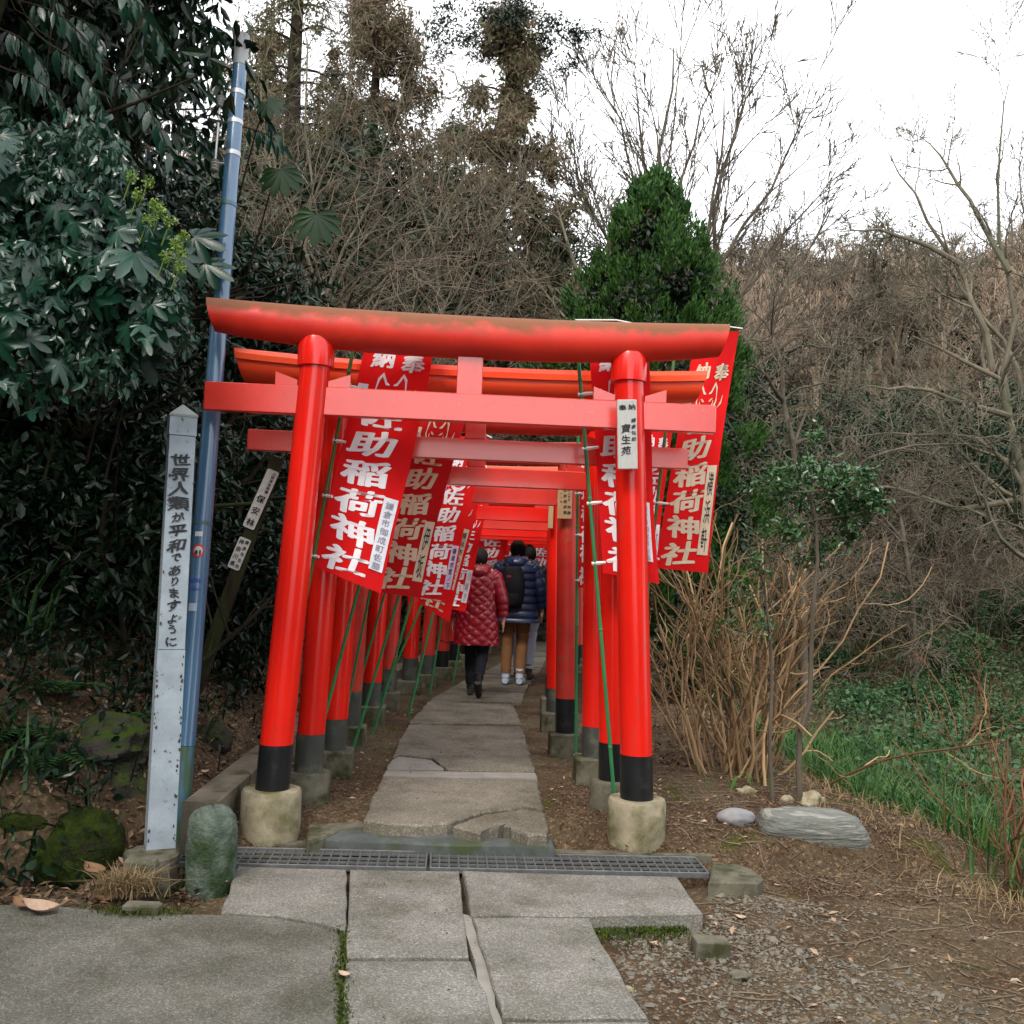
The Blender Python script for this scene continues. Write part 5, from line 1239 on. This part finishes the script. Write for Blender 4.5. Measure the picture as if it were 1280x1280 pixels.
line_tree('low bare tree over the gully, its grey branches arching left', 16,
          [[(1150, 740), (1148, 690), (1120, 640), (1090, 600), (1070, 540), (1020, 500)], [(1120, 640), (1180, 600), (1230, 560), (1270, 540)], [(1100, 610), (1120, 540), (1150, 480), (1200, 450)], [(1080, 560), (1090, 500), (1080, 440)]],
          .04, [(9, .15, 1, .4, 30, 70), (5, .15, 1, .5, 25, 65), (3, .2, 1, .55, 20, 60)], BARK, BARKL, 72, rmin=.005, wig=.45)
line_tree('slim bare tree leaning left between the brown cedar and the green conifer', 19,
          [[(760, 640), (755, 520), (740, 420), (725, 340), (700, 280), (690, 230)], [(740, 420), (700, 380), (650, 330), (610, 290)], [(735, 390), (760, 320), (765, 260)]],
          .08, [(9, .15, 1, .4, 25, 60), (6, .15, 1, .5, 25, 60), (4, .2, 1, .55, 20, 60)], BARKL, BARKL, 74, rmin=.006, wig=.35)
line_tree('tall thin twiggy bare tree just right of the blue pole', 14.5,
          [[(392, 640), (400, 500), (398, 380), (392, 260), (378, 130), (368, -20)], [(398, 400), (440, 290), (490, 180), (520, 60)], [(396, 330), (350, 240), (325, 120), (335, 0)], [(400, 460), (460, 380), (540, 290), (590, 200)], [(392, 250), (430, 140), (440, 20)], [(398, 420), (340, 350), (310, 260)], [(470, 380), (540, 350), (620, 310)]],
          .045, [(10, .1, 1, .42, 25, 65), (7, .1, 1, .5, 25, 65), (3, .2, 1, .55, 20, 65)], BARKL, TWIG, 76, rmin=.004, wig=.5)
line_tree('bare twiggy tree in front of the two brown cedars', 16,
          [[(560, 640), (565, 500), (560, 400), (545, 300), (520, 200), (500, 100)], [(560, 420), (600, 320), (640, 240), (660, 150)], [(556, 380), (500, 300), (450, 240)], [(562, 460), (640, 380), (700, 330)], [(545, 300), (580, 220), (590, 120)]],
          .045, [(10, .1, 1, .42, 25, 65), (6, .1, 1, .5, 25, 65), (3, .2, 1, .55, 20, 65)], BARKL, TWIG, 77, rmin=.004, wig=.5)
# tangle of bare arching shrubs above the gates on the left
CUR = [None]
tang = lambda g, h: skel(g, [(g.normal(0, .5), g.normal(0, .5), -.1) for _ in range(9)], [(g.normal(0, .5), g.normal(0, .5), 1) for _ in range(9)], h * .8, .028, [(9, .2, 1, .6, 20, 70), (6, .15, 1, .55, 25, 75), (4, .15, 1, .5, 25, 75)], K=8, wig=.55, up=-.06, ok=clear_of_path(CUR[0]))
for i, (px, y, h, lb) in enumerate([(330, 12.5, 5.2, 'nearest the blue pole'), (400, 14, 6.0, 'above the front left post'), (520, 23.5, 7.5, 'over the middle of the front gate'), (590, 24, 7.5, 'below the brown cedar'), (675, 25, 8.0, 'left of the green conifer'),
                                    (455, 18, 8.0, 'standing highest, before the olive cedar'), (370, 16, 7.4, 'reaching up beside the dark cedar trunk'), (540, 26, 6.6, 'farther back between the cedars')]):
    x = P(px, 640, y).x
    p = Vector((x, y, Z(x, y))); t = thing('bare_shrub', 'tangled bare shrub of thin arching grey branches, ' + lb, 'shrub', p, 'tangled bare shrubs above the gates')
    CUR[0] = p; g = np.random.default_rng(80 + i); sk = tang(g, h)
    link('stems', skel_mesh(sk, 0, 2, sides=(6, 5), rmin=.004), BARKL if i % 2 else BARK, t); link('twigs', skel_mesh(sk, 2, None, rmin=.0035), TWIGL if i % 3 == 0 else TWIG, t)
for i, (px, y, h, lb) in enumerate([(930, 17, 3.2, 'left of the crooked tree'), (1010, 18.5, 3.4, 'behind the crooked tree'), (1090, 18, 3.0, 'under the low arching tree'), (1160, 19, 3.4, 'beneath the spreading tree'), (1235, 18, 3.2, 'next to the trunk of the spreading tree'), (1290, 17, 3.0, 'at the right frame edge'), (1060, 21, 4.0, 'farther up the slope')]):
    x = P(px, 640, y).x; p = Vector((x, y, Z(x, y))); t = thing('bare_shrub', 'tangled bare shrub across the gully, ' + lb, 'shrub', p, 'tangled bare shrubs across the gully')
    CUR[0] = p; g = np.random.default_rng(180 + i); sk = tang(g, h)
    link('stems', skel_mesh(sk, 0, 2, sides=(5, 4), rmin=.004), BARKL if i % 2 else BARK, t); link('twigs', skel_mesh(sk, 2, None, rmin=.004), TWIG if i % 2 else TWIGL, t)
# ---------------- shrubs at right ----------------
def canes(label, px, py, n, h, spread_, m, seed, r=.009, lean=(0, 0), name='cane_shrub', foot=.13, group=None, up=.03):
    g = np.random.default_rng(seed); p = GT(px, py); t = thing(name, label, 'shrub', p, group)
    b = np.c_[g.normal(0, foot, n), g.normal(0, foot, n), np.full(n, -.05)]
    d = np.c_[b[:, 0] / foot * spread_ * .5 + g.normal(0, spread_ * .6, n) + lean[0], b[:, 1] / foot * spread_ * .5 + g.normal(0, spread_ * .6, n) + lean[1], np.ones(n)]
    sk = skel(g, b, d, h * g.uniform(.6, 1.1, n), r * g.uniform(.7, 1.4, n), [(3, .3, .98, .42, 18, 60), (2, .2, .9, .45, 25, 60)], K=9, wig=.36, up=up, taper=.6, ok=clear_of_path(p))
    link('canes', skel_mesh(sk, 0, 1, sides=(6,)), m, t); link('side_shoots', skel_mesh(sk, 1, None, sides=(5, 5, 4)), m, t); return t
canes('dense multi-stemmed straw coloured bare cane shrub right of the front gate', 925, 968, 62, 2.0, .2, CANE, 301, .009, foot=.15)
canes('straw coloured canes arching low to the right over the green gully', 965, 975, 6, 1.3, .4, CANE, 302, .010, lean=(.75, 0), foot=.1, up=-.02)
canes('thin brown canes close behind the front right post', 872, 930, 14, 1.3, .3, CANE, 303, .007, foot=.15)
canes('rust brown thin stemmed shrub at the right frame edge', 1268, 1122, 22, 1.15, .28, CANER, 304, .006, foot=.09)
canes('second rust stemmed shrub half outside the right frame edge', 1305, 1080, 16, 1.3, .3, CANER, 305, .006, foot=.1)
canes('sparse grey brown stems in the gully behind the rust shrub', 1215, 960, 9, 1.5, .3, CANER, 306, .007, foot=.2)
# small evergreen tree on two thin trunks
def camellia():
    g = np.random.default_rng(311); p = GT(1000, 1003); t = thing('camellia_tree', 'slender crooked evergreen sapling with glossy leaves on top, in front of the cane shrub', 'tree', p)
    y = p.y; pts = np.array([P(*q, y) for q in [(1000, 1006), (998, 960), (1000, 915), (1012, 880), (1014, 820), (1016, 760), (1022, 700), (1020, 650), (1012, 615)]]) - np.array(p)
    link('trunk', tubes(MB(), pts, np.linspace(.022, .010, 9), 8), BARK, t)
    top = pts[-1]
    sk = skel(g, np.repeat(pts[-2:], 8, 0), g.normal(0, 1, (16, 3)) * [1, 1, .35] + [0, 0, .15], .38, .006, [(5, .2, 1, .45, 25, 60)], K=6, wig=.3)
    link('branches', skel_mesh(sk), BARK, t)
    v, f = leaves_on(g, sk, 2300, .05, .024, spread=.03, bias=(0, 0, .6), seg=2); link('crown', MB().add(v, f), LF_CAM, t)
    q = GT(966, 1005); t = thing('sapling', 'thin straight sapling trunk left of the crooked evergreen one', 'tree', q)
    pts = np.array([P(*k, q.y) for k in [(966, 1008), (962, 930), (965, 850), (962, 790), (955, 730), (960, 680)]]) - np.array(q)
    link('trunk', tubes(MB(), pts, np.linspace(.016, .006, 6), 8), BARK, t)
    sk = skel(g, np.repeat(pts[3:], 3, 0), g.normal(0, 1, (9, 3)) * [1, 1, .5], .3, .005, [(4, .2, 1, .45, 25, 60)], K=6, wig=.3); link('branches', skel_mesh(sk), BARK, t)
    v, f = leaves_on(g, sk, 260, .045, .02, spread=.03, seg=2); link('crown', MB().add(v, f), LF_CAM, t)
camellia()
# green ground cover and grasses in the gully
g = np.random.default_rng(320)
def field(n, x0, x1, y0, y1, fn):
    x = g.uniform(x0, x1, n); y = g.uniform(y0, y1, n); k = g.uniform(0, 1, n) < fn(x, y); return np.c_[x, y][k]
gc = field(150000, 2.6, 17, 8, 23, lambda x, y: ss(.5, 1.5, x - (2.3 + .18 * (y - 8))) * (1 - ss(16, 21, y + wav(x, y, .8) * 2)) * (.7 + .4 * wav(x, y, 1.7)))
z = zg(gc[:, 0], gc[:, 1]) + g.uniform(0, .55, len(gc)) * (.6 + .4 * wav(gc[:, 0], gc[:, 1], 2.2))
v, f = leafquads(g, np.c_[gc, z], .07, .045, bias=(0, -.3, .8)); tag(link('ground_cover', MB().add(v, f), LF_GC), 'green leafy ground cover filling the gully at right', 'ground cover', kind='stuff')
gs = field(42000, 2.2, 7.5, 5.2, 13, lambda x, y: ss(.1, .6, x - np.interp(y, [5, 6, 8, 12], [2.7, 2.4, 2.2, 2.4])) * (1 - ss(9.5, 13, y)) * (.5 + .5 * wav(x, y, 2)))
v, f = blades(g, gs, .34, .012, .9); tag(link('green_grass', MB().add(v, f), GRASSM), 'lush green grass on the slope of the gully', 'grass', kind='stuff')
dg_ = np.concatenate([field(6500, 1.9, 4.2, 5.0, 9.5, lambda x, y: np.exp(-((x - np.interp(y, [5, 6, 8, 10], [2.7, 2.4, 2.3, 2.5])) / .3) ** 2) * (.55 + .6 * wav(x, y, 5))), field(3500, 2.6, 6, 5.5, 10, lambda x, y: .3 + .3 * wav(x, y, 3))])
v, f = blades(g, dg_, .11, .005, 1.9); tag(link('dry_grass', MB().add(v, f), STRAW), 'bleached dry grass along the rim of the gully', 'grass', kind='stuff')
db = field(60000, 3, 22, 16, 29, lambda x, y: ss(16, 19, y) * (.6 + .4 * wav(x, y, 1.0)))
v, f = blades(g, db, .55, .016, 1.1); tag(link('dry_brush', MB().add(v, f), STRAWD), 'brown dry brush and dead stems on the far slope of the gully', 'brush', kind='stuff')
dm = field(9000, 2.7, 12, 6, 17, lambda x, y: ss(.3, 1, x - (2.4 + .1 * (y - 6))) * (.25 + .5 * (wav(x, y, 1.4, 4) > .15)))
v, f = blades(g, dm, .42, .007, 1.3); tag(link('dead_stems', MB().add(v, f), STRAWD), 'dead brown stems mixed through the green gully', 'dead stems', kind='stuff')
# low scrub in the gully
sc_m = crown_mesh(330, 1.0, .6, 2600, .06, LF_GC, 'bush', cl=16, cr=.4)
for i, (px, py, s) in enumerate([(1040, 860, 1.0), (1120, 800, 1.2), (1200, 850, 1.1), (1060, 790, .9), (1260, 800, 1.3), (1160, 900, .9), (1250, 930, .8), (1080, 905, .7)]):
    q = GT(px, py); o = link('bush', sc_m, None); o.location = q; o.rotation_euler = (0, 0, i); o.scale = (s, s, s * .8)
    tag(o, 'low green bush in the gully beyond the cane shrub', 'bush', 'low bushes in the gully')

# ---------------- dark evergreen bank at left ----------------
bank = []
for i in range(3):
    g = np.random.default_rng(400 + i); c = nrm(g.normal(0, 1, (22, 3))) * g.uniform(.2, .85, (22, 1)) * np.array([.9, .9, .8]); c[:, 2] += .7
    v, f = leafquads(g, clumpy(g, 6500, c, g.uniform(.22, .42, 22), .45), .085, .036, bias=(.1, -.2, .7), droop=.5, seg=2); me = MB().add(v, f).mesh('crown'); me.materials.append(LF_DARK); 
    sk = skel(g, [(0, 0, -.3)] * 6, g.normal(0, .5, (6, 3)) + [0, 0, 1], 1.5, .022, [(6, .2, 1, .5, 20, 60)], K=6, wig=.4); st_ = skel_mesh(sk, rmin=.004).mesh('stems'); st_.materials.append(BARKD); bank.append((me, st_))
gk = np.random.default_rng(410)
spots = [(-2.9, 6.9, 1.15, .7), (-3.5, 6.3, 1.3, 1.1), (-3.1, 8.0, 1.3, .9), (-2.6, 8.9, 1.1, .55), (-3.6, 9.3, 1.5, 1.2), (-2.7, 10.3, 1.2, .7), (-4.0, 7.4, 1.5, 1.7), (-3.0, 11.6, 1.5, .9), (-4.4, 9.6, 1.8, 1.8), (-3.9, 12.5, 1.9, 1.3),
         (-2.5, 12.8, 1.2, .5), (-5.0, 11.5, 2.2, 2.2), (-2.5, 14.2, 1.5, .6), (-3.8, 15, 2.2, 1.4), (-3.9, 6.0, 1.3, 1.9), (-4.4, 5.6, 1.4, 1.3), (-4.6, 6.9, 1.6, 2.4), (-5.2, 8.4, 2.0, 2.8), (-3.35, 5.75, .8, .35), (-3.3, 7.2, 1.2, 2.4), (-3.5, 8.6, 1.4, 2.6),
         (-3.3, 10.4, 1.5, 2.6), (-3.6, 12.2, 1.8, 2.8), (-2.2, 16.2, 1.5, .5), (-1.9, 15.0, .8, .2), (-2.9, 5.9, .7, 2.3), (-5.5, 10.5, 2.2, 3.6), (-5.4, 6.2, 2.0, 3.2)]
for i, (x, y, s, dz) in enumerate(spots):
    if y < 6.4: y += .9
    t = thing('evergreen_shrub', 'dark glossy evergreen shrub on the shaded left bank', 'shrub', (x, y, Z(x, y) - .25 * s + max(0, dz - .6)), 'dark evergreen shrubs on the left bank', rz=gk.uniform(0, 6.28)); t.scale = (s, s, s)
    link('crown', bank[i % 3][0], None, t); link('stems', bank[i % 3][1], None, t)

# big evergreen tree over the left bank; its near branches carry leaves one can tell apart
def leaf_blade(L, W, n=7, curl=.18, fold=.12, name='leaf'):
    t = np.linspace(0, 1, n); wd = W / 2 * np.sin(np.pi * t ** .85) ** .9; V = np.zeros((n, 3, 3))
    for j, q in enumerate((-1, 0, 1)): V[:, j] = np.c_[t * L, wd * q, -curl * L * t ** 2 + abs(q) * fold * wd * 2]
    return grid(MB(), V).mesh(name, True)
def palmate(L, lobes=7, name='leaf'):
    """broad lobed leaf lying in the local xy plane, tip towards +x, stalk at the origin"""
    V = [(.0, 0, 0)]; out = []
    angs = np.linspace(-115, 115, lobes); lens = [.55 + .45 * math.cos(rad(a) * .72) for a in angs]
    for i, (a, l) in enumerate(zip(angs, lens)):
        for da, s in ((-16, .5), (-14, .68), (-7, .88), (0, 1.0), (7, .88), (14, .68), (16, .5)):
            if i and da == -16: continue
            q = rad(a + da); r = L * l * s; out.append((r * math.cos(q), r * math.sin(q), -.3 * (r / L) ** 2 * L * .6 + .03 * L * (1 - abs(da) / 16) - .22 * L * abs(math.sin(q)) ** 2 * s ** 2))
    V += out; n = len(out); f = [(0, i, i + 1) for i in range(1, n)]
    return MB().add(np.array(V), f).mesh(name, True)
LB = [leaf_blade(.125, .042, curl=.25), leaf_blade(.11, .038, curl=.1), leaf_blade(.14, .044, curl=.35)]
for m_ in LB: m_.materials.append(LF_PALM)
PB = [palmate(.17, 7), palmate(.14, 5), palmate(.2, 7), palmate(.13, 3), palmate(.16, 5)]
for m_ in PB: m_.materials.append(LF_PALM)
PK = palmate(.22, 9); PK.materials.append(LF_BACK)
def orient(o, loc, ax, n, s=1.0):
    ax = Vector(ax).normalized(); n = Vector(n); n = (n - ax * n.dot(ax)).normalized(); b = n.cross(ax)
    o.matrix_local = Matrix.Translation(loc) @ Matrix((ax, b, n)).transposed().to_4x4() @ Matrix.Diagonal((s, s * random.uniform(.6, 1.15), s * random.uniform(.3, 1.8), 1))
gl = np.random.default_rng(500)
def hanging_tree():
    p = Vector((-3.5, 5.4, Z(-3.5, 5.4)))
    t = thing('evergreen_tree', 'big evergreen tree leaning over the left bank with long hanging dark leaves', 'tree', p)
    pts = np.array([(0, 0, -.3), (.1, 0, 1.2), (.25, .05, 2.4), (.55, .1, 3.4), (.9, .2, 4.4)]); link('trunk', tubes(MB(), pts, np.array([.16, .13, .11, .08, .05]), 12), BARKD, t)
    twig = MB(); n = 0
    rows = [((40, 5), (128, 78)), ((90, 20), (130, 60)), ((150, 0), (205, 55)), ((140, 90), (215, 195)), ((165, 100), (265, 205)), ((232, 20), (262, 75)), ((255, 30), (300, 62)), ((60, -20), (80, 40)), ((205, 30), (235, 90)), ((185, 60), (250, 130)), ((10, 40), (60, 95)), ((270, 90), (285, 150)), ((100, -30), (180, 10)), ((215, 150), (285, 215)), ((20, 90), (90, 150)), ((70, 60), (130, 140)), ((100, 110), (150, 190)), ((300, 100), (345, 170)), ((310, 160), (380, 215))]
    for (a, b) in rows:
        d = gl.uniform(4.7, 5.5) if max(a[0], b[0]) < 225 else gl.uniform(6.6, 7.2); A = np.array(P(*a, d)) - np.array(p); B = np.array(P(*b, d - .1)) - np.array(p); L = np.linalg.norm(B - A); m = max(4, int(L / .035))
        arc = lambda u: A + (B - A) * u + np.array([0, 0, .12 * L * math.sin(u * 3.14)])
        st = np.array([arc(u) for u in np.linspace(-.6, 1, 8)]); tubes(twig, st, np.linspace(.006, .003, 8), 5)
        for k in range(m):
            if n >= 250: break
            u = (k + .5) / m; o = link('leaf', LB[n % 3], None, t); n += 1; sgn = 1 if k % 2 else -1
            ax = (B - A) / L * .5 + np.array([sgn * .35 + gl.normal(0, .12), gl.normal(0, .25), -.85]); orient(o, arc(u), ax, (gl.normal(0, .35), -1, .45 + gl.normal(0, .2)))
    link('twigs', twig, BARKD, t)
    g = np.random.default_rng(501)
    cs = np.array([np.array(P(g.uniform(-120, 235), g.uniform(-160, 170), g.uniform(5.6, 7.2))) - np.array(p) for _ in range(60)])
    cs = np.concatenate([cs, np.c_[g.uniform(-2, .9, 40), g.uniform(-3, 2.5, 40), g.uniform(3.6, 5.5, 40)]])  # crown carried on above the frame, put there to shade the left bank
    v, f = leafquads(g, clumpy(g, 15000, cs, g.uniform(.25, .5, len(cs)), .5), .12, .045, bias=(0, -.2, .6), droop=.9, seg=2)
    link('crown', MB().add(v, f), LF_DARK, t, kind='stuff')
    sk = skel(g, np.repeat(pts[2:], 5, 0), g.normal(0, 1, (15, 3)) * [1, .8, .4], 1.8, .03, [(6, .2, 1, .5, 20, 60), (5, .2, 1, .5, 20, 60)], K=6, wig=.4, taper=.12, ok=lambda Pn: np.array([all(proj(q + np.array(p))[0] < 250 for q in l) for l in Pn])); link('branches', skel_mesh(sk, rmin=.003), BARKD, t)
hanging_tree()
def ivy():
    p = Vector((-2.9, 5.6, Z(-2.9, 5.6)))
    t = thing('climbing_ivy', 'mass of lobed blue green ivy leaves spilling down at upper left', 'ivy', p)
    stems = MB(); g = np.random.default_rng(510); n = 0
    while n < 190:
        u, w_ = g.uniform(0, 1), g.uniform(0, 1)
        px = 205 * u - 12; top = 150 + 130 * u; bot = 470 - 40 * u + 60 * math.sin(u * 7); py = top + (bot - top) * w_
        d = 4.42 + .2 * math.sin(px * .02) + g.uniform(-.1, .25); q = np.array(P(px, py, d)) - np.array(p)
        o = link('leaf', PB[n % 5], None, t); n += 1; s = g.uniform(.3, .85); ax = (g.normal(.4, .4), g.normal(-.15, .4), -.8)
        orient(o, q, ax, (g.normal(.1, .6), -1 + g.normal(0, .3), g.uniform(-.1, 1.3)), s)
        if n % 4 == 0: tubes(stems, np.array([q, q + [-.04, .12, .06], q + [-.08, .3, .02]]), np.array([.002, .003, .004]), 4)
    link('stems', stems, BARKD, t)
    cs = np.array([np.array(P(g.uniform(-40, 208), g.uniform(170, 470), g.uniform(4.6, 5.1))) - np.array(p) for _ in range(60)])
    v, f = leafquads(g, clumpy(g, 13000, cs, g.uniform(.1, .22, 60), .5), .055, .026, bias=(.1, -.5, .6), droop=1.0, seg=2); link('small_leaves', MB().add(v, f), LF_IVY, t, kind='stuff')
    # flower umbels
    uc = [P(165 + a, 215 + b, 4.3) for a, b in [(0, 5), (20, 12), (8, 28), (35, 52), (20, 60), (48, 62), (55, 90), (62, 100), (42, 105), (60, 118), (30, 40), (65, 80)]]
    for c_ in uc:
        m = MB(); c0 = np.array(c_) - np.array(p); dd = nrm(g.normal(0, 1, (46, 3)))
        for q in dd: tubes(m, np.array([c0, c0 + q * .028]), np.array([.0012, .0012]), 3)
        v, f = leafquads(g, c0 + dd * .026, .011, .011, bias=(0, 0, 0)); m.add(v, f); tubes(m, np.array([c0, c0 + [-.05, .05, -.09]]), np.array([.003, .003]), 4)
        link('flower_umbel', m, LF_YG, t)
ivy()
def fatsia(label, spots_, base, mesh, sc, nm='fatsia_shrub'):
    t = thing(nm, label, 'shrub', base); stm = MB()
    for (px, py, d, ang, s) in spots_:
        q = np.array(P(px, py, d)) - np.array(base); o = link('leaf', mesh, None, t)
        orient(o, q, (math.cos(rad(ang)), -.15, math.sin(rad(ang))), (.1, -1, .35), s)
        tubes(stm, np.array([q, q + [-.1, .15, -.12], [q[0] - .25, q[1] + .3, q[2] - .6]]), np.array([.004, .005, .008]), 5)
    link('stems', stm, BARKD, t)
fatsia('broad lobed leaves overlapping the left end of the front gate beam', [(242, 296, 5.95, -15, 1.0), (256, 330, 5.95, -25, 1.0), (226, 318, 5.4, -80, .9), (178, 330, 5.0, -50, 1.0), (190, 300, 5.2, -60, .9), (150, 420, 4.9, -45, 1.1), (175, 440, 4.9, -60, .9), (15, 440, 4.7, -40, 1.2), (95, 440, 4.9, -45, 1.0)], Vector((-2.6, 5.9, Z(-2.6, 5.9))), PB[2], 1)
fatsia('backlit green lobed leaves hanging against the bare twigs right of the blue pole', [(395, 268, 6.5, -90, .95), (350, 212, 6.6, -70, .85), (334, 128, 6.6, -40, .6)], Vector((-2.6, 7.0, Z(-2.6, 7.0))), PK, 1)
# strap-leaved grasses and ferns on the bank
g = np.random.default_rng(520)
def grass_clump(label, px, py, n, h, w_, m=None, name='bamboo_grass'):
    q = GT(px, py); XY = np.c_[g.normal(q.x, .12, n), g.normal(q.y, .12, n)]; v, f = blades(g, XY, h, w_, 1.0); tag(link(name, MB().add(v, f), m or GRASSM), label, 'grass')
grass_clump('arching green bamboo grass leaning in from the left edge above the boulders', 0, 960, 40, .38, .018, LF_GC)
grass_clump('narrow grass leaves high on the dark bank at left', 20, 800, 30, .6, .02, LF_CAM)
grass_clump('small green plants at the foot of the mossy bollard', 245, 1116, 50, .06, .01)
grass_clump('grass sprout at the foot of the cane shrub', 915, 985, 12, .14, .014)
def fern(px, py, label, s=.3):
    q = GT(px, py); m = MB()
    for i in range(7):
        th = g.uniform(-2.6, .2); dr = np.array([math.cos(th), math.sin(th) - .3, 0]); L = s * g.uniform(.7, 1.1); sd = np.array([-dr[1], dr[0], 0])
        for k in range(1, 15):
            u = k / 15; c = np.array(q) + dr * L * u + np.array([0, 0, L * (.9 * u - .8 * u * u) + .03]); l = L * .26 * math.sin(.5 + u * 2.5)
            for s_ in (-1, 1): m.add([c, c + sd * s_ * l * .6 + dr * .012, c + sd * s_ * l + dr * .01 - [0, 0, .01], c + sd * s_ * l * .5 - dr * .01], [(0, 1, 2, 3)])
    tag(link('fern', m, LF_GC), label, 'fern')
fern(62, 962, 'small bright fern on the bank above the dark boulder'); fern(30, 930, 'fern at the left edge behind the bamboo grass', .35); fern(165, 905, 'dull fern half hidden behind the white post', .25)
# dark undergrowth on the bank
ug = field(7000, -4.6, -1.75, 4.9, 9.5, lambda x, y: (.35 + .65 * (wav(x, y, 3.1) > -.1)) * ss(.15, .6, -1.72 - x))
v, f = leafquads(g, np.c_[ug, zg(ug[:, 0], ug[:, 1]) + g.uniform(.02, .3, len(ug))], .075, .032, bias=(0, -.3, .9), droop=.3, seg=2); m_ = MB().add(v, f)
v, f = blades(g, ug[::4] + .05, .32, .012, 1.2); m_.add(v, f)
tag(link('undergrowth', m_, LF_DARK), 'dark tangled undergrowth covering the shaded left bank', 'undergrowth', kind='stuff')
for k_, (a, b, s_) in enumerate([(95, 870, .3), (250, 830, .3), (300, 770, .28), (150, 800, .35), (40, 700, .4), (230, 890, .22)]):
    fern(a, b, ['dark fern low on the bank left of the white post', 'small fern right of the blue pole in the leaf litter', 'fern between the blue pole and front left gate post', 'wide fern on the bank behind the white post', 'arching fern high at the left frame edge', 'tiny fern at the foot of the blue pole'][k_], s_)
# trees behind the viewer, on the left side of the road: the dark the paint reflects
for i, (x, y, s) in enumerate([(-5.2, -2, 1.3), (-6.4, -6, 1.6), (-5.3, -9.5, 1.5), (-6.5, 2, 1.4), (-8, -12, 1.8)]):
    evergreen(x, y, s, 'evergreen tree standing left of the road behind the viewer', 'roadside evergreens')
for i, (x, y, s) in enumerate([(7.5, -3, 1.6), (9.5, -9, 1.8), (8.5, 1.5, 1.4)]):  # added out of view, leaving a bright sky gap for the post streaks
    evergreen(x, y, s, 'unseen evergreen added behind the viewer at right to shape reflections', 'unseen evergreens added at right')

# fine pieces that stay joined
for o in bpy.data.objects:
    if o.type == 'MESH' and o.parent and o.name.split('.')[0] in ('branches', 'lettering', 'tag_lettering', 'side_lettering', 'canes', 'side_shoots', 'twigs', 'crown', 'small_leaves', 'fox_emblem', 'inner_foliage', 'crown_second_leaves', 'dark_top'):
        o['kind'] = 'stuff'
